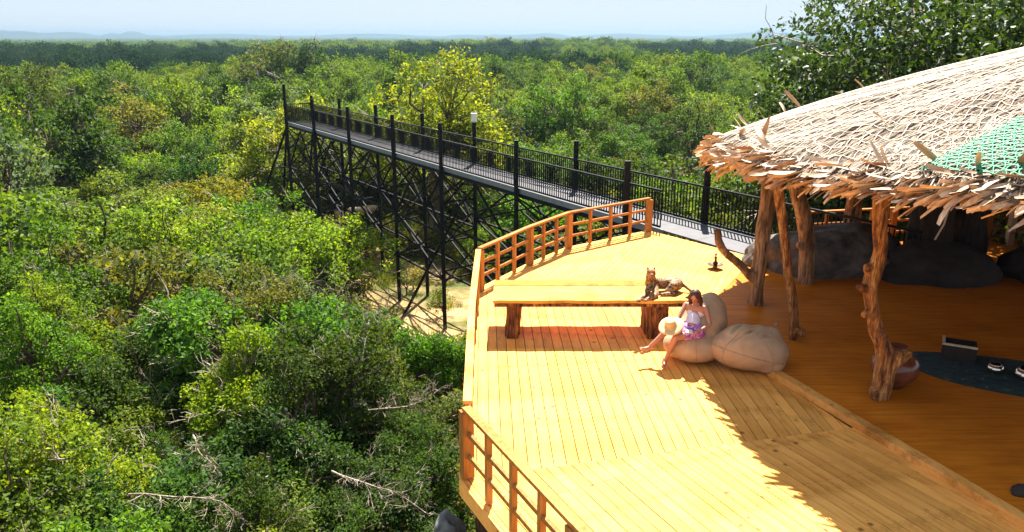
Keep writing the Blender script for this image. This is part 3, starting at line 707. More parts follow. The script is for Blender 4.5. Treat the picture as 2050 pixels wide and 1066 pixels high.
# ------------------------------------------------------------------ boulders
def boulder(c, r, label, mat, seed, fr=1.1, amp=.28, sub=5):
    bm = bmesh.new(); bmesh.ops.create_icosphere(bm, subdivisions=sub, radius=1)
    for v in bm.verts:
        p = v.co.copy(); k = 1 + amp * mnoise.noise(p * fr + Vector((seed, 0, 0))) + amp * .35 * mnoise.noise(p * fr * 3 + Vector((seed, 0, 0))) + .03 * mnoise.noise(p * 12)
        q = p * k; v.co = (q.x * r[0], q.y * r[1], max(q.z, -.35) * r[2])
    me = bpy.data.meshes.new('boulder'); bm.to_mesh(me); bm.free(); me.materials.append(mat)
    me.polygons.foreach_set('use_smooth', np.ones(len(me.polygons), bool))
    o = link(bpy.data.objects.new('boulder', me)); o.location = c; return tag(o, label, 'boulder')
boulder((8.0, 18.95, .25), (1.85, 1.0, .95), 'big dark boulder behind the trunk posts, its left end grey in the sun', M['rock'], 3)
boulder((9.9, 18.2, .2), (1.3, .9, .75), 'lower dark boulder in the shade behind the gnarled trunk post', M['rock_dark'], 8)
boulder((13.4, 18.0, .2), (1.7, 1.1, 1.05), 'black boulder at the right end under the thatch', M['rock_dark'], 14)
boulder((6.35, 19.35, .1), (.55, .45, .55), 'small rounded rock at the left end of the large boulder by the walkway', M['rock'], 23)
boulder((-1.2, 12.3, -3.75), (.62, .6, .95), 'pale grey boulder in the dark below the near deck corner', M['rock_pale'], 31, 1.6, .42)
boulder((6.35, 8.8, .13), (.12, .1, .09), 'small black stone on the pavilion floor at the right edge', M['rock_dark'], 37, sub=3)
# ------------------------------------------------------------------ table
t = empty('table', (1.52, 14.93, 0), 'long thick plank table on two split-log legs standing in the sun', 'table')
def lc(p): return (p[0] - 1.52, p[1] - 14.93, p[2])
for y0, y1, m, dz in ((14.31, 14.80, 'table', 0), (14.81, 15.24, 'table', -.002), (15.25, 15.60, 'table_orange', .004)):
    mb = MB(); V = []; n_ = 24
    for i in range(n_ + 1):
        x = -.36 + 3.80 * i / n_; wv = .012 * math.sin(i * .9) + .008 * math.sin(i * 2.3)
        ya = y0 + (wv if y0 < 14.5 else 0); yb = y1 + (wv if y1 > 15.5 else 0)
        V += [lc((x, ya, .80 + dz)), lc((x, yb, .80 + dz)), lc((x, yb, .735)), lc((x, ya + .01, .735))]
    F = [(4 * i + a, 4 * i + 4 + a, 4 * i + 4 + (a + 1) % 4, 4 * i + (a + 1) % 4) for i in range(n_) for a in range(4)] + [(0, 1, 2, 3), (4 * n_ + 3, 4 * n_ + 2, 4 * n_ + 1, 4 * n_)]
    mb.add(V, F); me = mb.mesh('top_board', M[m]); bm = bmesh.new(); bm.from_mesh(me); bmesh.ops.recalc_face_normals(bm, faces=bm.faces); bm.to_mesh(me); bm.free()
    link(bpy.data.objects.new('top_board', me), t)
mb = MB(); mb.box(lc((1.52, 14.335, .70)), (3.72, .03, .066)); mb.build('apron', M['leg_wood'], t)
for cx, seed, wx in ((0.02, 3, .30), (2.80, 9, .50)):
    mb = MB(); nz_, nr2 = 22, 40; V = []
    for i in range(nz_ + 1):
        z = .735 * i / nz_
        for k in range(nr2):
            a = 2 * math.pi * k / nr2; q = 1 + .28 * mnoise.noise((math.cos(a) * 1.9 + seed, math.sin(a) * 1.9, z * 1.3)) + .10 * mnoise.noise((math.cos(a) * 6, math.sin(a) * 6 + seed, z * 2))
            fl_ = 1 + .22 * (1 - z / .735) ** 2 * math.sin(seed + a)
            ca = math.copysign(abs(math.cos(a)) ** .6, math.cos(a)); sa = math.copysign(abs(math.sin(a)) ** .6, math.sin(a))
            V.append(lc((cx + wx * .5 * q * fl_ * ca + .06 * (z - .37) * (1 if seed == 3 else -1), 14.86 + .47 * q * sa, z)))
    F = [(i * nr2 + k, i * nr2 + (k + 1) % nr2, (i + 1) * nr2 + (k + 1) % nr2, (i + 1) * nr2 + k) for i in range(nz_) for k in range(nr2)]
    F += [tuple(range(nr2 - 1, -1, -1)), tuple(range(nz_ * nr2, nz_ * nr2 + nr2))]
    mb.add(V, F); mb.build('leg', M['leg_wood'], t, True)

# ------------------------------------------------------------------ bean bags
def bag_finish(me, o_name, label, folds, c):
    n = len(me.vertices); co = np.empty(n * 3, np.float32); me.vertices.foreach_get('co', co); co = co.reshape(-1, 3)
    for i_ in range(n):
        p = Vector(co[i_]); d = (p - c).normalized(); e = 0
        for (a, b, wd, dp) in folds:
            ab = b - a; tt = max(0, min(1, (p - a).dot(ab) / ab.length_squared)); q = a + ab * tt; ds = (p - q).length
            fade = math.sin(math.pi * min(1, max(0, tt * .9 + .05)))
            e += -dp * fade * math.exp(-(ds / wd) ** 2) + dp * .55 * fade * math.exp(-((ds - wd * 2.0) / wd) ** 2)
        e += .012 * mnoise.noise(p * 5) + .006 * mnoise.noise(p * 11)
        co[i_] = p + d * e
    me.vertices.foreach_set('co', co.ravel()); me.materials.append(M['bag']); me.update()
    o = empty('bean_bag', (c.x, c.y, 0), label, 'bean bag'); ch = link(bpy.data.objects.new('cover', me), o)
    ch.location = (-c.x, -c.y, 0); return o
mb = MB(); mb.ball((3.26, 13.36, .30), (.56, .50, .30), 32); mb.chain([(3.28, 13.40, .30), (3.40, 13.54, .44), (3.50, 13.66, .62), (3.57, 13.74, .80), (3.60, 13.78, .93)], [.34, .44, .41, .32, .20], 28)
me = remesh(mb, .022, 30, 'cover', .6)
b1 = bag_finish(me, 'bean_bag', 'beige teardrop bean bag with a woman sitting on it', [(Vector((3.1, 13.1, .55)), Vector((3.0, 12.95, .35)), .03, .02), (Vector((3.5, 13.1, .6)), Vector((3.6, 13.2, .3)), .03, .02)], Vector((3.36, 13.45, .4)))
mb = MB(); Mz = Matrix.Rotation(R(-14), 3, 'Z')
mb.ball((4.12, 12.98, .36), (.69, .49, .36), 36, Mz); mb.ball((4.02, 13.02, .52), (.42, .34, .24), 28, Mz); mb.chain([(4.30, 13.05, .42), (4.50, 13.05, .53), (4.58, 13.05, .65)], [.34, .20, .07], 24); mb.ball((4.42, 12.78, .20), (.30, .26, .20), 20)
me = remesh(mb, .02, 26, 'cover', .6)
V_ = Vector
b2 = bag_finish(me, 'bean_bag', 'empty beige bean bag with deep folds slumped at the edge of the raised floor', [
    (V_((3.72, 12.72, .58)), V_((4.42, 13.0, .84)), .034, .06), (V_((3.70, 12.85, .70)), V_((4.2, 13.2, .82)), .030, .055), (V_((3.92, 12.62, .52)), V_((4.5, 12.85, .70)), .034, .05),
    (V_((4.53, 13.0, .72)), V_((4.30, 12.62, .45)), .022, .02), (V_((4.53, 13.0, .7)), V_((4.68, 12.75, .4)), .022, .02), (V_((3.55, 12.9, .6)), V_((3.60, 12.7, .4)), .03, .02)], Vector((4.12, 13.02, .36)))
mb = MB(); mb.tube([(.46, .08, .70), (.47, .08, .78), (.50, .08, .79), (.52, .1, .74)], .016, 6); mb.build('pull_loop', M['seam'], b2, True)

from mathutils.bvhtree import BVHTree
def seams(bag, plan):
    ch = [o for o in C.objects if o.parent == bag and o.name.startswith('cover')][0]; me = ch.data
    bv = BVHTree.FromPolygons([v.co for v in me.vertices], [p.vertices[:] for p in me.polygons])
    for c, axis, tilt in plan:
        c = Vector(c); ax = Vector(axis).normalized(); q0 = ax.orthogonal().normalized(); q1 = ax.cross(q0); pts = []
        for k in range(61):
            a = 2 * math.pi * k / 60; d = q0 * math.cos(a) + q1 * math.sin(a); h = bv.ray_cast(c + d * 3, -d)
            if h[0]: pts.append(h[0] + d * .002)
        m_ = MB(); m_.tube(pts, .006, 5, False); o = m_.build('seam', M['seam'], bag, True); o.location = ch.location
seams(b1, [((3.32, 13.42, .35), (1, -.25, .1), 0), ((3.34, 13.42, .35), (.3, 1, -.35), 0)])
seams(b2, [((4.15, 12.98, .35), (1, .5, .25), 0), ((4.12, 12.98, .36), (-.5, 1, .1), 0), ((4.12, 12.98, .30), (.25, .15, 1), 0)])

# ------------------------------------------------------------------ woman
P = lambda *a: Vector(a)
def person():
    root = empty('person', (3.16, 13.25, 0), 'woman in white top and purple skirt sitting on a bean bag with legs crossed', 'person')
    def finish(me, name, mat):
        me.materials.clear(); me.materials.append(mat); o = link(bpy.data.objects.new(name, me), root); o.location = (-3.16, -13.25, 0); return o
    hipR, hipL = P(3.06, 13.27, .62), P(3.26, 13.15, .60)
    kA, aA = P(2.84, 13.00, .56), P(2.70, 13.05, .12)       # leg with foot on the deck (her left)
    kB, aB = P(2.78, 13.24, .64), P(2.44, 13.16, .34)       # crossed leg
    ch, nk, hd = P(3.28, 13.44, .90), P(3.265, 13.42, 1.07), P(3.215, 13.33, 1.19)
    sR, sL = P(3.10, 13.50, 1.0), P(3.42, 13.32, .99)
    eR, wR = P(2.95, 13.34, .80), P(2.80, 13.20, .70)
    eL, wL = P(3.45, 13.10, .76), P(3.22, 12.97, .69)
    mb = MB()
    mb.chain([hipR.lerp(hipL, .5), P(3.2, 13.3, .74), ch], [.135, .115, .125], 18)
    mb.cap(ch + (sR - ch) * .5, ch + (sL - ch) * .5, .105, .105, 16); mb.cap(hipR, hipL, .12, .12, 16)
    mb.cap(sR, sL, .045, .045, 14); mb.cap(nk, ch.lerp(sR, .62) + P(0, 0, .055), .042, .03, 10); mb.cap(nk, ch.lerp(sL, .62) + P(0, 0, .055), .042, .03, 10)
    mb.chain([ch, nk], [.07, .047], 14); mb.cap(nk, hd - P(0, 0, .04), .046, .05, 14)
    for h, k_, a, f_ in ((hipL, kA, aA, P(-.07, -.17, -.055)), (hipR, kB, aB, P(-.17, -.06, -.02))):
        mid = k_.lerp(a, .3); mb.chain([h, h.lerp(k_, .5), k_, mid, k_.lerp(a, .7), a], [.095, .078, .056, .055, .040, .033], 14)
        mb.ball(a - f_ * .25 - P(0, 0, .03), (.035, .035, .035), 10); mb.chain([a - P(0, 0, .02), a + f_ * .6 - P(0, 0, .03), a + f_], [.034, .034, .024], 12)
        sd_ = f_.cross(P(0, 0, 1)).normalized()
        for i in range(5): mb.cap(a + f_ + sd_ * (i - 2) * .015, a + f_ * (1.22 - .03 * i) + sd_ * (i - 2) * .016 - P(0, 0, .004), .009, .007, 6)
    for s_, e_, w_ in ((sR, eR, wR), (sL, eL, wL)):
        mb.chain([s_, s_.lerp(e_, .5), e_, e_.lerp(w_, .4), w_], [.048, .041, .034, .032, .022], 12)
    # hands: palm, four fingers, thumb
    for w_, d, up in ((wR, P(-.62, -.55, -.25).normalized(), P(-.2, -.3, 1)), (wL, P(-.8, -.2, -.15).normalized(), P(0, -.2, 1))):
        sd_ = d.cross(up).normalized(); pc = w_ + d * .05
        mb.ball(w_.lerp(pc, .9), (.034, .036, .022), 10); mb.cap(w_, pc, .022, .026, 10)
        for i, L in enumerate((.062, .072, .068, .052)):
            b0 = pc + d * .03 + sd_ * (i - 1.5) * .019; k1 = b0 + d * L * .5; k2 = k1 + (d * .75 - up.normalized() * .6).normalized() * L * .5
            mb.cap(b0, k1, .0095, .0085, 7); mb.cap(k1, k2, .0085, .007, 7)
        b0 = w_ + d * .02 - sd_ * .028; k1 = b0 + (d * .6 - sd_ * .7).normalized() * .035; mb.cap(b0, k1, .012, .010, 7); mb.cap(k1, k1 + (d - sd_ * .1 - up * .3).normalized() * .03, .010, .008, 7)
    # head, facing down and to the left of the camera
    f = P(-.42, -.80, -.42).normalized(); u = (P(0, 0, 1) - f * f.z).normalized(); r = f.cross(u).normalized(); Mh = Matrix((r, f, u)).transposed()
    mb.ball(hd + u * .02 - f * .01, (.080, .096, .104), 20, Mh); mb.ball(hd - u * .045 + f * .028, (.052, .058, .055), 14, Mh)
    mb.cap(hd + f * .085 + u * .012, hd + f * .108 - u * .022, .010, .014, 8)
    mb.cap(hd + f * .083 - u * .052 - r * .018, hd + f * .083 - u * .052 + r * .018, .008, .008, 8)
    for s_ in (-1, 1): mb.ball(hd + r * s_ * .074 - f * .005, (.012, .02, .028), 8, Mh); mb.ball(hd + f * .079 + r * s_ * .032 + u * .034, (.02, .012, .008), 8, Mh)
    finish(remesh(mb, .0085, 3, 'body'), 'body', M['skin'])
    for s_ in (-1, 1):
        e = MB(); e.ball(hd + f * .083 + r * s_ * .030 + u * .016, (.012, .008, .006), 8, Mh); finish(e.mesh('eye', None, True), 'eye', M['hair'])
    e = MB(); e.ball(hd + f * .092 - u * .052, (.022, .006, .007), 8, Mh); finish(e.mesh('lips', None, True), 'lips', simple('lips', (.38, .07, .06)))
    # hair
    hb = MB(); hb.ball(hd + u * .035 - f * .028, (.100, .108, .104), 18, Mh)
    for s_ in (-1, 1):
        hb.chain([hd + u * .06 + r * s_ * .05 - f * .0, hd + r * s_ * .085 + f * .0, hd + r * s_ * .092 - u * .09 - f * .01, hd + r * s_ * .10 - u * .20 - f * .0], [.048, .044, .044, .026], 10)
    hb.chain([hd - f * .08 + u * .02, hd - f * .10 - u * .08, nk - f * .07 - P(0, 0, .08), nk - f * .06 - P(0, 0, .2)], [.06, .062, .06, .03], 12)
    hb.chain([hd + r * .07, hd + r * .13 - u * .03, hd + r * .18 - u * .04], [.045, .028, .010], 8)
    wobble(hb, .008, 30, 3); finish(remesh(hb, .011, 1, 'hair'), 'hair', M['hair'])
    # camisole with straps, skirt
    tp = MB(); tp.chain([P(3.195, 13.285, .72), P(3.22, 13.35, .80), ch - P(0, 0, .03)], [.128, .122, .134], 18); tp.cap(ch + (sR - ch) * .38 - P(0, 0, .03), ch + (sL - ch) * .38 - P(0, 0, .03), .113, .113, 16)
    cf = (f - P(0, 0, f.z)).normalized()
    for s_ in (-1, 1): tp.ball(ch + cf * .075 + P(.86, -.5, 0) * s_ * .068 - P(0, 0, .045), (.062, .062, .058), 14)
    finish(remesh(tp, .011, 3, 'camisole'), 'camisole', M['top_cloth'])
    for s_, sh in ((-1, sR), (1, sL)):
        q = MB(); a = ch + cf * .10 + P(.86, -.5, 0) * s_ * .07 + P(0, 0, .02); b = ch.lerp(sh, .62) + P(0, 0, .085 if s_ < 0 else .08); c_ = ch - cf * .09 + P(.86, -.5, 0) * s_ * .07 + P(0, 0, .03)
        q.tube([a, a.lerp(b, .6) + cf * .025, b, c_], .008, 6); finish(q.mesh('strap', None, True), 'strap', M['top_cloth'])
    sk = MB(); sk.cap(hipR, hipL, .137, .137, 18); sk.cap(hipR.lerp(hipL, .5), P(3.2, 13.29, .70), .14, .125, 18)
    sk.chain([hipR, hipR.lerp(kB, .55)], [.118, .098], 16); sk.chain([hipL, hipL.lerp(kA, .5)], [.116, .100], 16); sk.cap(hipR.lerp(kB, .5), hipL.lerp(kA, .42), .08, .085, 14)
    wobble(sk, .012, 9, 4); finish(remesh(sk, .012, 2, 'skirt'), 'skirt', M['skirt_cloth'])
    return root
person()
# straw hat on the knee
hn = P(-.30, -.38, .87).normalized(); q = hn.to_track_quat('Z', 'Y').to_matrix().to_4x4()
mb = MB(); prof = [(.225, .0), (.225, .008), (.20, .012), (.15, .006), (.105, .012), (.094, .05), (.09, .085), (.075, .108), (.04, .118), (.001, .12)]
mb.lathe(prof, n=36, cap=False); mb.lathe([(.225, 0), (.15, -.002), (.10, .002), (.001, .004)], n=36, cap=False)
mb.V = [(x, y, z + .012 * math.sin(3 * math.atan2(y, x)) * (math.hypot(x, y) / .22) ** 2 - .02 * (math.hypot(x, y) / .22) ** 4) for x, y, z in mb.V]
hat = mb.build('sun_hat', M['straw'], None, True); hat.matrix_world = Matrix.Translation(P(2.78, 13.14, .735)) @ q
tag(hat, "wide-brimmed straw sun hat resting on the seated woman's knee", 'hat')
mb = MB(); mb.lathe([(.1065, .014), (.1065, .034), (.100, .036)], n=36, cap=False); mb.build('hat_band', M['table'], hat, True)
mb = MB(); mb.box((0, 0, 0), (.14, .08, .009)); mb.box((.0, .0, .007), (.12, .066, .004))
o = mb.build('phone', M['white']); o.location = (3.05, 12.93, .70); o.rotation_euler = (.5, .15, .3); tag(o, "small white phone in the seated woman's hand above her lap", 'phone')

# ------------------------------------------------------------------ leopard statue
def leopard():
    Z = .80
    mb = MB(); c = lambda x, y, z: P(x, y, Z + z)
    mb.chain([c(2.80, 14.86, .17), c(2.92, 14.92, .15), c(3.08, 14.95, .13), c(3.22, 14.95, .13)], [.115, .105, .10, .115], 18)      # trunk
    mb.chain([c(2.80, 14.86, .18), c(2.77, 14.80, .27), c(2.76, 14.77, .35)], [.11, .085, .078], 16)                           # neck
    mb.ball(c(2.76, 14.74, .40), (.078, .085, .072), 18); mb.ball(c(2.755, 14.665, .375), (.042, .05, .034), 14); mb.ball(c(2.755, 14.65, .352), (.034, .038, .02), 10)
    for s in (-1, 1):
        mb.ball(c(2.76 + s * .058, 14.755, .468), (.022, .013, .026), 10); mb.ball(c(2.76 + s * .045, 14.70, .375), (.032, .035, .032), 10)
    mb.chain([c(2.76, 14.80, .14), c(2.68, 14.62, .06), c(2.60, 14.48, .045), c(2.53, 14.40, .02)], [.065, .045, .036, .034], 12); mb.ball(c(2.51, 14.37, .015), (.042, .05, .028), 10)
    mb.chain([c(2.84, 14.78, .12), c(2.84, 14.58, .05), c(2.72, 14.44, .04), c(2.64, 14.38, .03)], [.065, .045, .036, .033], 12); mb.ball(c(2.62, 14.36, .025), (.042, .05, .028), 10)
    mb.chain([c(3.24, 14.92, .13), c(3.16, 14.78, .14), c(3.04, 14.74, .05)], [.115, .08, .05], 14); mb.chain([c(3.04, 14.74, .045), c(3.14, 14.68, .035), c(2.98, 14.66, .03)], [.045, .04, .032], 12); mb.ball(c(2.95, 14.66, .028), (.05, .036, .028), 10)
    mb.chain([c(3.30, 14.95, .13), c(3.38, 14.9, .10), c(3.46, 14.82, .05), c(3.47, 14.74, -.02), c(3.46, 14.70, -.14)], [.045, .03, .026, .024, .020], 10)
    me = remesh(mb, .012, 2, 'body')
    r = empty('leopard_statue', (2.88, 14.80, Z), 'life-size spotted leopard figure lying on the right end of the plank table', 'leopard statue')
    me.materials.append(M['leopard']); me.materials.append(M['leopard_face'])
    mi = np.zeros(len(me.polygons), np.int32)
    for p in me.polygons:
        q_ = p.center
        if q_.z > Z + .325 and q_.y < 14.735 and abs(q_.x - 2.76) < .05: mi[p.index] = 1
    me.polygons.foreach_set('material_index', mi)
    o = link(bpy.data.objects.new('body', me), r); o.location = (-2.95, -14.85, -Z)
    def pt(name, m_, mat): o = m_.build(name, M[mat], r, True); o.location = (-2.95, -14.85, -Z)
    for s in (-1, 1): m_ = MB(); m_.ball(c(2.76 + s * .036, 14.672, .418), (.012, .008, .009), 8); pt('eye', m_, 'hair')
    m_ = MB(); m_.ball(c(2.755, 14.618, .382), (.014, .008, .010), 8); pt('nose', m_, 'hair')
    return r
lo_ = leopard(); lo_.scale = (1.14, 1.14, 1.12)

# ------------------------------------------------------------------ oil lamp, pot, rug, crate, bowls
x, y = 5.08, 19.2
LS = 1.2
ol = empty('oil_lamp', (x, y, 0), 'small dark bronze oil lamp with a wide saucer and pointed finial on the sunny deck', 'oil lamp')
mb = MB(); mb.lathe([(.06, 0), (.07, .015), (.04, .04), (.05, .05), (.15, .085), (.165, .10), (.14, .095), (.04, .075)], n=24); mb.build('saucer', M['brass_dark'], ol, True)
mb = MB(); mb.lathe([(.03, .07), (.055, .11), (.05, .14), (.02, .16), (.03, .19), (.018, .21), (.045, .235), (.02, .25), (.012, .28), (.024, .30), (.006, .34), (.002, .37)], n=16); mb.build('stem', M['brass_dark'], ol, True)
ol.scale = (LS, LS, LS)
mb = MB(); mb.lathe([(.16, .10), (.24, .20), (.33, .30), (.375, .42), (.35, .56), (.24, .68), (.13, .73), (.12, .77), (.15, .80), (.13, .80), (.10, .76)], c=(0, 0, -.09), n=36)
pot = mb.build('clay_pot', M['clay'], None, True); pot.location = (6.22, 12.02, .092); tag(pot, 'round glazed brown clay pot behind the foot of the gnarled trunk post', 'pot')
# shag rug: long fuzzy oval
mb = MB(); rc = P(8.6, 12.3, .10); ax = P(.87, -.49, 0); ay = P(.49, .87, 0)
nr3, na = 26, 90; V = []
for i in range(nr3 + 1):
    q = i / nr3
    for k in range(na):
        a = 2 * math.pi * k / na; rx, ry = 1.95 * q * (1 + .04 * math.sin(3 * a + 1)), .86 * q * (1 + .10 * math.sin(2 * a))
        p = rc + ax * rx * math.cos(a) + ay * ry * math.sin(a); h = .055 * (1 - q ** 6) + (.035 * mnoise.noise((p.x * 9, p.y * 9, 0)) + .02 * mnoise.noise((p.x * 30, p.y * 30, 0))) * (1 - q ** 8)
        V.append((p.x, p.y, .102 + max(0, h)))
F = [(i * na + k, i * na + (k + 1) % na, (i + 1) * na + (k + 1) % na, (i + 1) * na + k) for i in range(nr3) for k in range(na)]
mb.add(V, [f[::-1] for f in F]); rug = mb.build('shag_rug', M['rug'], None, True); tag(rug, 'long oval blue-green shaggy rug in the shade of the pavilion', 'rug')
cx, cyy = 7.86, 13.1
cr = empty('wooden_box', (cx, cyy, .16), 'low dark open box with a pale wooden rim standing on the shaggy rug', 'box', rz=R(-28))
mb = MB()
for a, b in (((-.25, -.2), (.25, -.2)), ((.25, -.2), (.25, .2)), ((.25, .2), (-.25, .2)), ((-.25, .2), (-.25, -.2))): mb.bar((a[0], a[1], .13), (b[0], b[1], .13), .03, .26)
mb.box((0, 0, .02), (.46, .36, .03)); mb.build('side_wall', M['black_box'], cr)
for a, b in (((-.27, -.2), (.27, -.2)), ((-.25, .2), (-.25, -.2))):
    mb = MB(); mb.bar((a[0], a[1], .275), (b[0], b[1], .275), .045, .03); mb.build('rim', M['pale_wood'], cr)
def bowl(x, y, s, label):
    b = empty('metal_bowl', (x, y, .165), label, 'bowl')
    mb = MB(); mb.lathe([(r_ * s, z * s) for r_, z in ((.05, 0), (.11, .02), (.15, .07), (.155, .11), (.13, .16), (.10, .175))], n=28, cap=False); mb.lathe([(.05 * s, 0), (.001, 0)], n=28, cap=False); mb.build('shell', M['silver'], b, True)
    mb = MB(); mb.lathe([(.10 * s, .172 * s), (.115 * s, .18 * s), (.10 * s, .19 * s), (.09 * s, .18 * s)], n=28, cap=False); mb.build('rim', M['silver'], b, True)
bowl(8.1, 12.4, .85, 'smaller shiny metal bowl on the shaggy rug'); bowl(8.42, 12.08, 1.15, 'larger shiny metal bowl at the right end of the shaggy rug')
# ------------------------------------------------------------------ trees
def tubes_np(segs, n=5):
    """segs: list of (pts, radii) -> V, F"""
    VV = []; FF = []; k0 = 0
    for P_, Q in segs:
        P_ = np.asarray(P_, float); m = len(P_); Q = np.asarray(Q, float)
        d = np.gradient(P_, axis=0); d /= np.linalg.norm(d, axis=1)[:, None] + 1e-9
        ref = np.array([.31, .87, .38]); x = np.cross(d, ref); x /= np.linalg.norm(x, axis=1)[:, None] + 1e-9; y = np.cross(d, x)
        a = np.arange(n) * 2 * np.pi / n
        V = P_[:, None] + (x[:, None] * np.cos(a)[None, :, None] + y[:, None] * np.sin(a)[None, :, None]) * Q[:, None, None]
        VV.append(V.reshape(-1, 3)); i = np.arange(m - 1)[:, None] * n; k = np.arange(n)[None]
        A = i + k; Bq = i + (k + 1) % n; FF.append(k0 + np.stack([A, Bq, Bq + n, A + n], -1).reshape(-1, 4)); k0 += m * n
    return np.concatenate(VV), np.concatenate(FF)
def bezier(a, b, g, bend, n=6):
    t = np.linspace(0, 1, n)[:, None]; a = np.array(a, float); b = np.array(b, float); m = (a + b) / 2 + np.array([0, 0, 1.]) * bend
    P_ = (1 - t) ** 2 * a + 2 * t * (1 - t) * m + t * t * b
    L = np.linalg.norm(b - a); P_[1:-1] += g.normal(0, .035 * L, (n - 2, 3)); return P_
def tree_proto(seed, Rr, H, nclump, nspray, per, leaf, flat=.75, droop=.2, clumpr=.36, upright=.55):
    g = np.random.default_rng(seed)
    # clump centres spread through an uneven dome
    cz = H * .40; zr = H - cz
    d = g.normal(size=(nclump, 3)); d[:, 2] = np.abs(d[:, 2]) * 1.0 - .25; d /= np.linalg.norm(d, axis=1)[:, None]
    rad = g.uniform(.45, 1.0, nclump) ** .6
    lob = 1 + .22 * np.sin(np.arctan2(d[:, 1], d[:, 0]) * g.integers(2, 4) + seed) + g.normal(0, .08, nclump)
    c = d * rad[:, None] * lob[:, None] * np.array([Rr * .82, Rr * .82, zr * flat]); c[:, 2] += cz + zr * .10
    cr_ = Rr * clumpr * g.uniform(.6, 1.25, nclump)
    # limbs
    segs = []; top = np.array([g.normal(0, .12) * Rr, g.normal(0, .12) * Rr, H * .45]); tr = .028 * H + .03
    tk = bezier((0, 0, -.5), top, g, 0, 6); segs.append((tk, np.linspace(tr, tr * .6, 6)))
    order = np.argsort(g.random(nclump)); nm = max(4, nclump // 5); mains = order[:nm]
    for j in mains:
        q = g.uniform(.35, 1); s = tk[-1] * q + tk[2] * (1 - q); segs.append((bezier(s, c[j], g, .12 * Rr), np.linspace(tr * .5, tr * .14, 6)))
    for j in order[nm:]:
        i = mains[np.argmin(np.linalg.norm(c[mains] - c[j], axis=1))]; s = c[i] * .55 + top * .45
        segs.append((bezier(s, c[j], g, .06 * Rr, 5), np.linspace(tr * .22, tr * .07, 5)))
    TV, TF = tubes_np(segs, 5)
    tw = []
    for j in g.integers(0, nclump, 46 if leaf < .15 else 20):
        dv = c[j] - top; dv = dv / (np.linalg.norm(dv) + 1e-6) + g.normal(0, .5, 3); dv /= np.linalg.norm(dv); e0 = c[j]; Lq = cr_[j] * g.uniform(1.1, 2.0)
        e1 = e0 + dv * Lq; tw.append((bezier(e0, e1, g, .05, 5), np.linspace(.020, .007, 5) * (leaf / .11)))
        for _ in range(3): b0 = e0 + dv * Lq * g.uniform(.4, .9); dn = dv + g.normal(0, .6, 3); dn /= np.linalg.norm(dn); tw.append((bezier(b0, b0 + dn * Lq * .4, g, 0, 4), np.linspace(.010, .005, 4) * (leaf / .11)))
    WV, WF = tubes_np(tw, 3)
    # sprays of leaves
    wgt = cr_ ** 2; ci = g.choice(nclump, nspray, p=wgt / wgt.sum())
    dd = g.normal(size=(nspray, 3)); dd[:, 2] += upright * .8; dd /= np.linalg.norm(dd, axis=1)[:, None]
    rr = g.uniform(.35, 1.08, nspray) ** .45
    sp = c[ci] + dd * (rr * cr_[ci])[:, None] * np.array([1, 1, .72])
    ax = dd + g.normal(0, .55, (nspray, 3)); ax[:, 2] -= droop; ax /= np.linalg.norm(ax, axis=1)[:, None]
    n = nspray * per
    sp = np.repeat(sp, per, 0); ax = np.repeat(ax, per, 0); t = np.tile(np.arange(per), nspray) / max(1, per - 1)
    pos = sp + ax * (t[:, None] - .4) * leaf * per * .42 + g.normal(0, leaf * .28, (n, 3))
    ld = ax * .5 + g.normal(0, .8, (n, 3)); ld[:, 2] -= droop * .6; ld /= np.linalg.norm(ld, axis=1)[:, None]
    nm_ = g.normal(0, .75, (n, 3)) + np.array([0, 0, upright * 1.5]); sd_ = np.cross(ld, nm_); sd_ /= np.linalg.norm(sd_, axis=1)[:, None] + 1e-9
    up = np.cross(sd_, ld); L = leaf * g.uniform(.65, 1.3, n)[:, None]
    v0 = pos; v1 = pos + ld * L * .5 + sd_ * L * .30 + up * L * .05; v2 = pos + ld * L - up * L * .12; v3 = pos + ld * L * .5 - sd_ * L * .30 + up * L * .05
    LV = np.stack([v0, v1, v2, v3], 1).reshape(-1, 3); LF = np.arange(n * 4).reshape(-1, 4)
    return TV, TF, LV, LF, WV, WF
def bare_proto(seed, Rr, H, n0=7, depth=4):
    g = np.random.default_rng(seed); segs = []; tw = []
    def grow(p, d, L, r, k):
        n = 4; pts = [p]; dd = d.copy()
        for _ in range(n): dd = dd + g.normal(0, .20, 3); dd[2] += .03; dd /= np.linalg.norm(dd); pts.append(pts[-1] + dd * L / n)
        (segs if k >= depth - 1 else tw).append((pts, np.linspace(r, r * .6, n + 1)))
        if k > 0:
            for _ in range(g.integers(3, 5)):
                q = pts[g.integers(2, n + 1)]; nd = dd + g.normal(0, .62, 3); nd /= np.linalg.norm(nd); grow(q, nd, L * g.uniform(.5, .75), r * .52, k - 1)
    for i in range(n0):
        a = i * 2 * np.pi / n0 + g.normal(0, .3); e = g.uniform(.5, 1.2); grow(np.array([0, 0, -.2]), np.array([np.cos(a) * np.cos(e), np.sin(a) * np.cos(e), np.sin(e)]), H * .5, .035, depth)
    return tubes_np(segs, 4) + tubes_np(tw, 3)
NEAR = []; MID = []; FAR = []
for s, (Rr, H, nc, ns, per, lf, fl_, dr, cr_, up) in enumerate([
    (2.6, 5.2, 60, 3300, 5, .12, .85, .2, .21, .9), (2.3, 4.6, 52, 2900, 5, .105, .95, .1, .22, .8), (3.0, 4.8, 70, 3600, 5, .12, .75, .3, .19, 1.0),
    (2.0, 5.6, 56, 2600, 6, .10, 1.0, .3, .23, .7), (2.7, 4.2, 60, 3200, 5, .11, .8, .1, .2, 1.0)]):
    NEAR.append(tree_proto(100 + s, Rr, H, nc, ns, per, lf, fl_, dr, cr_, up))
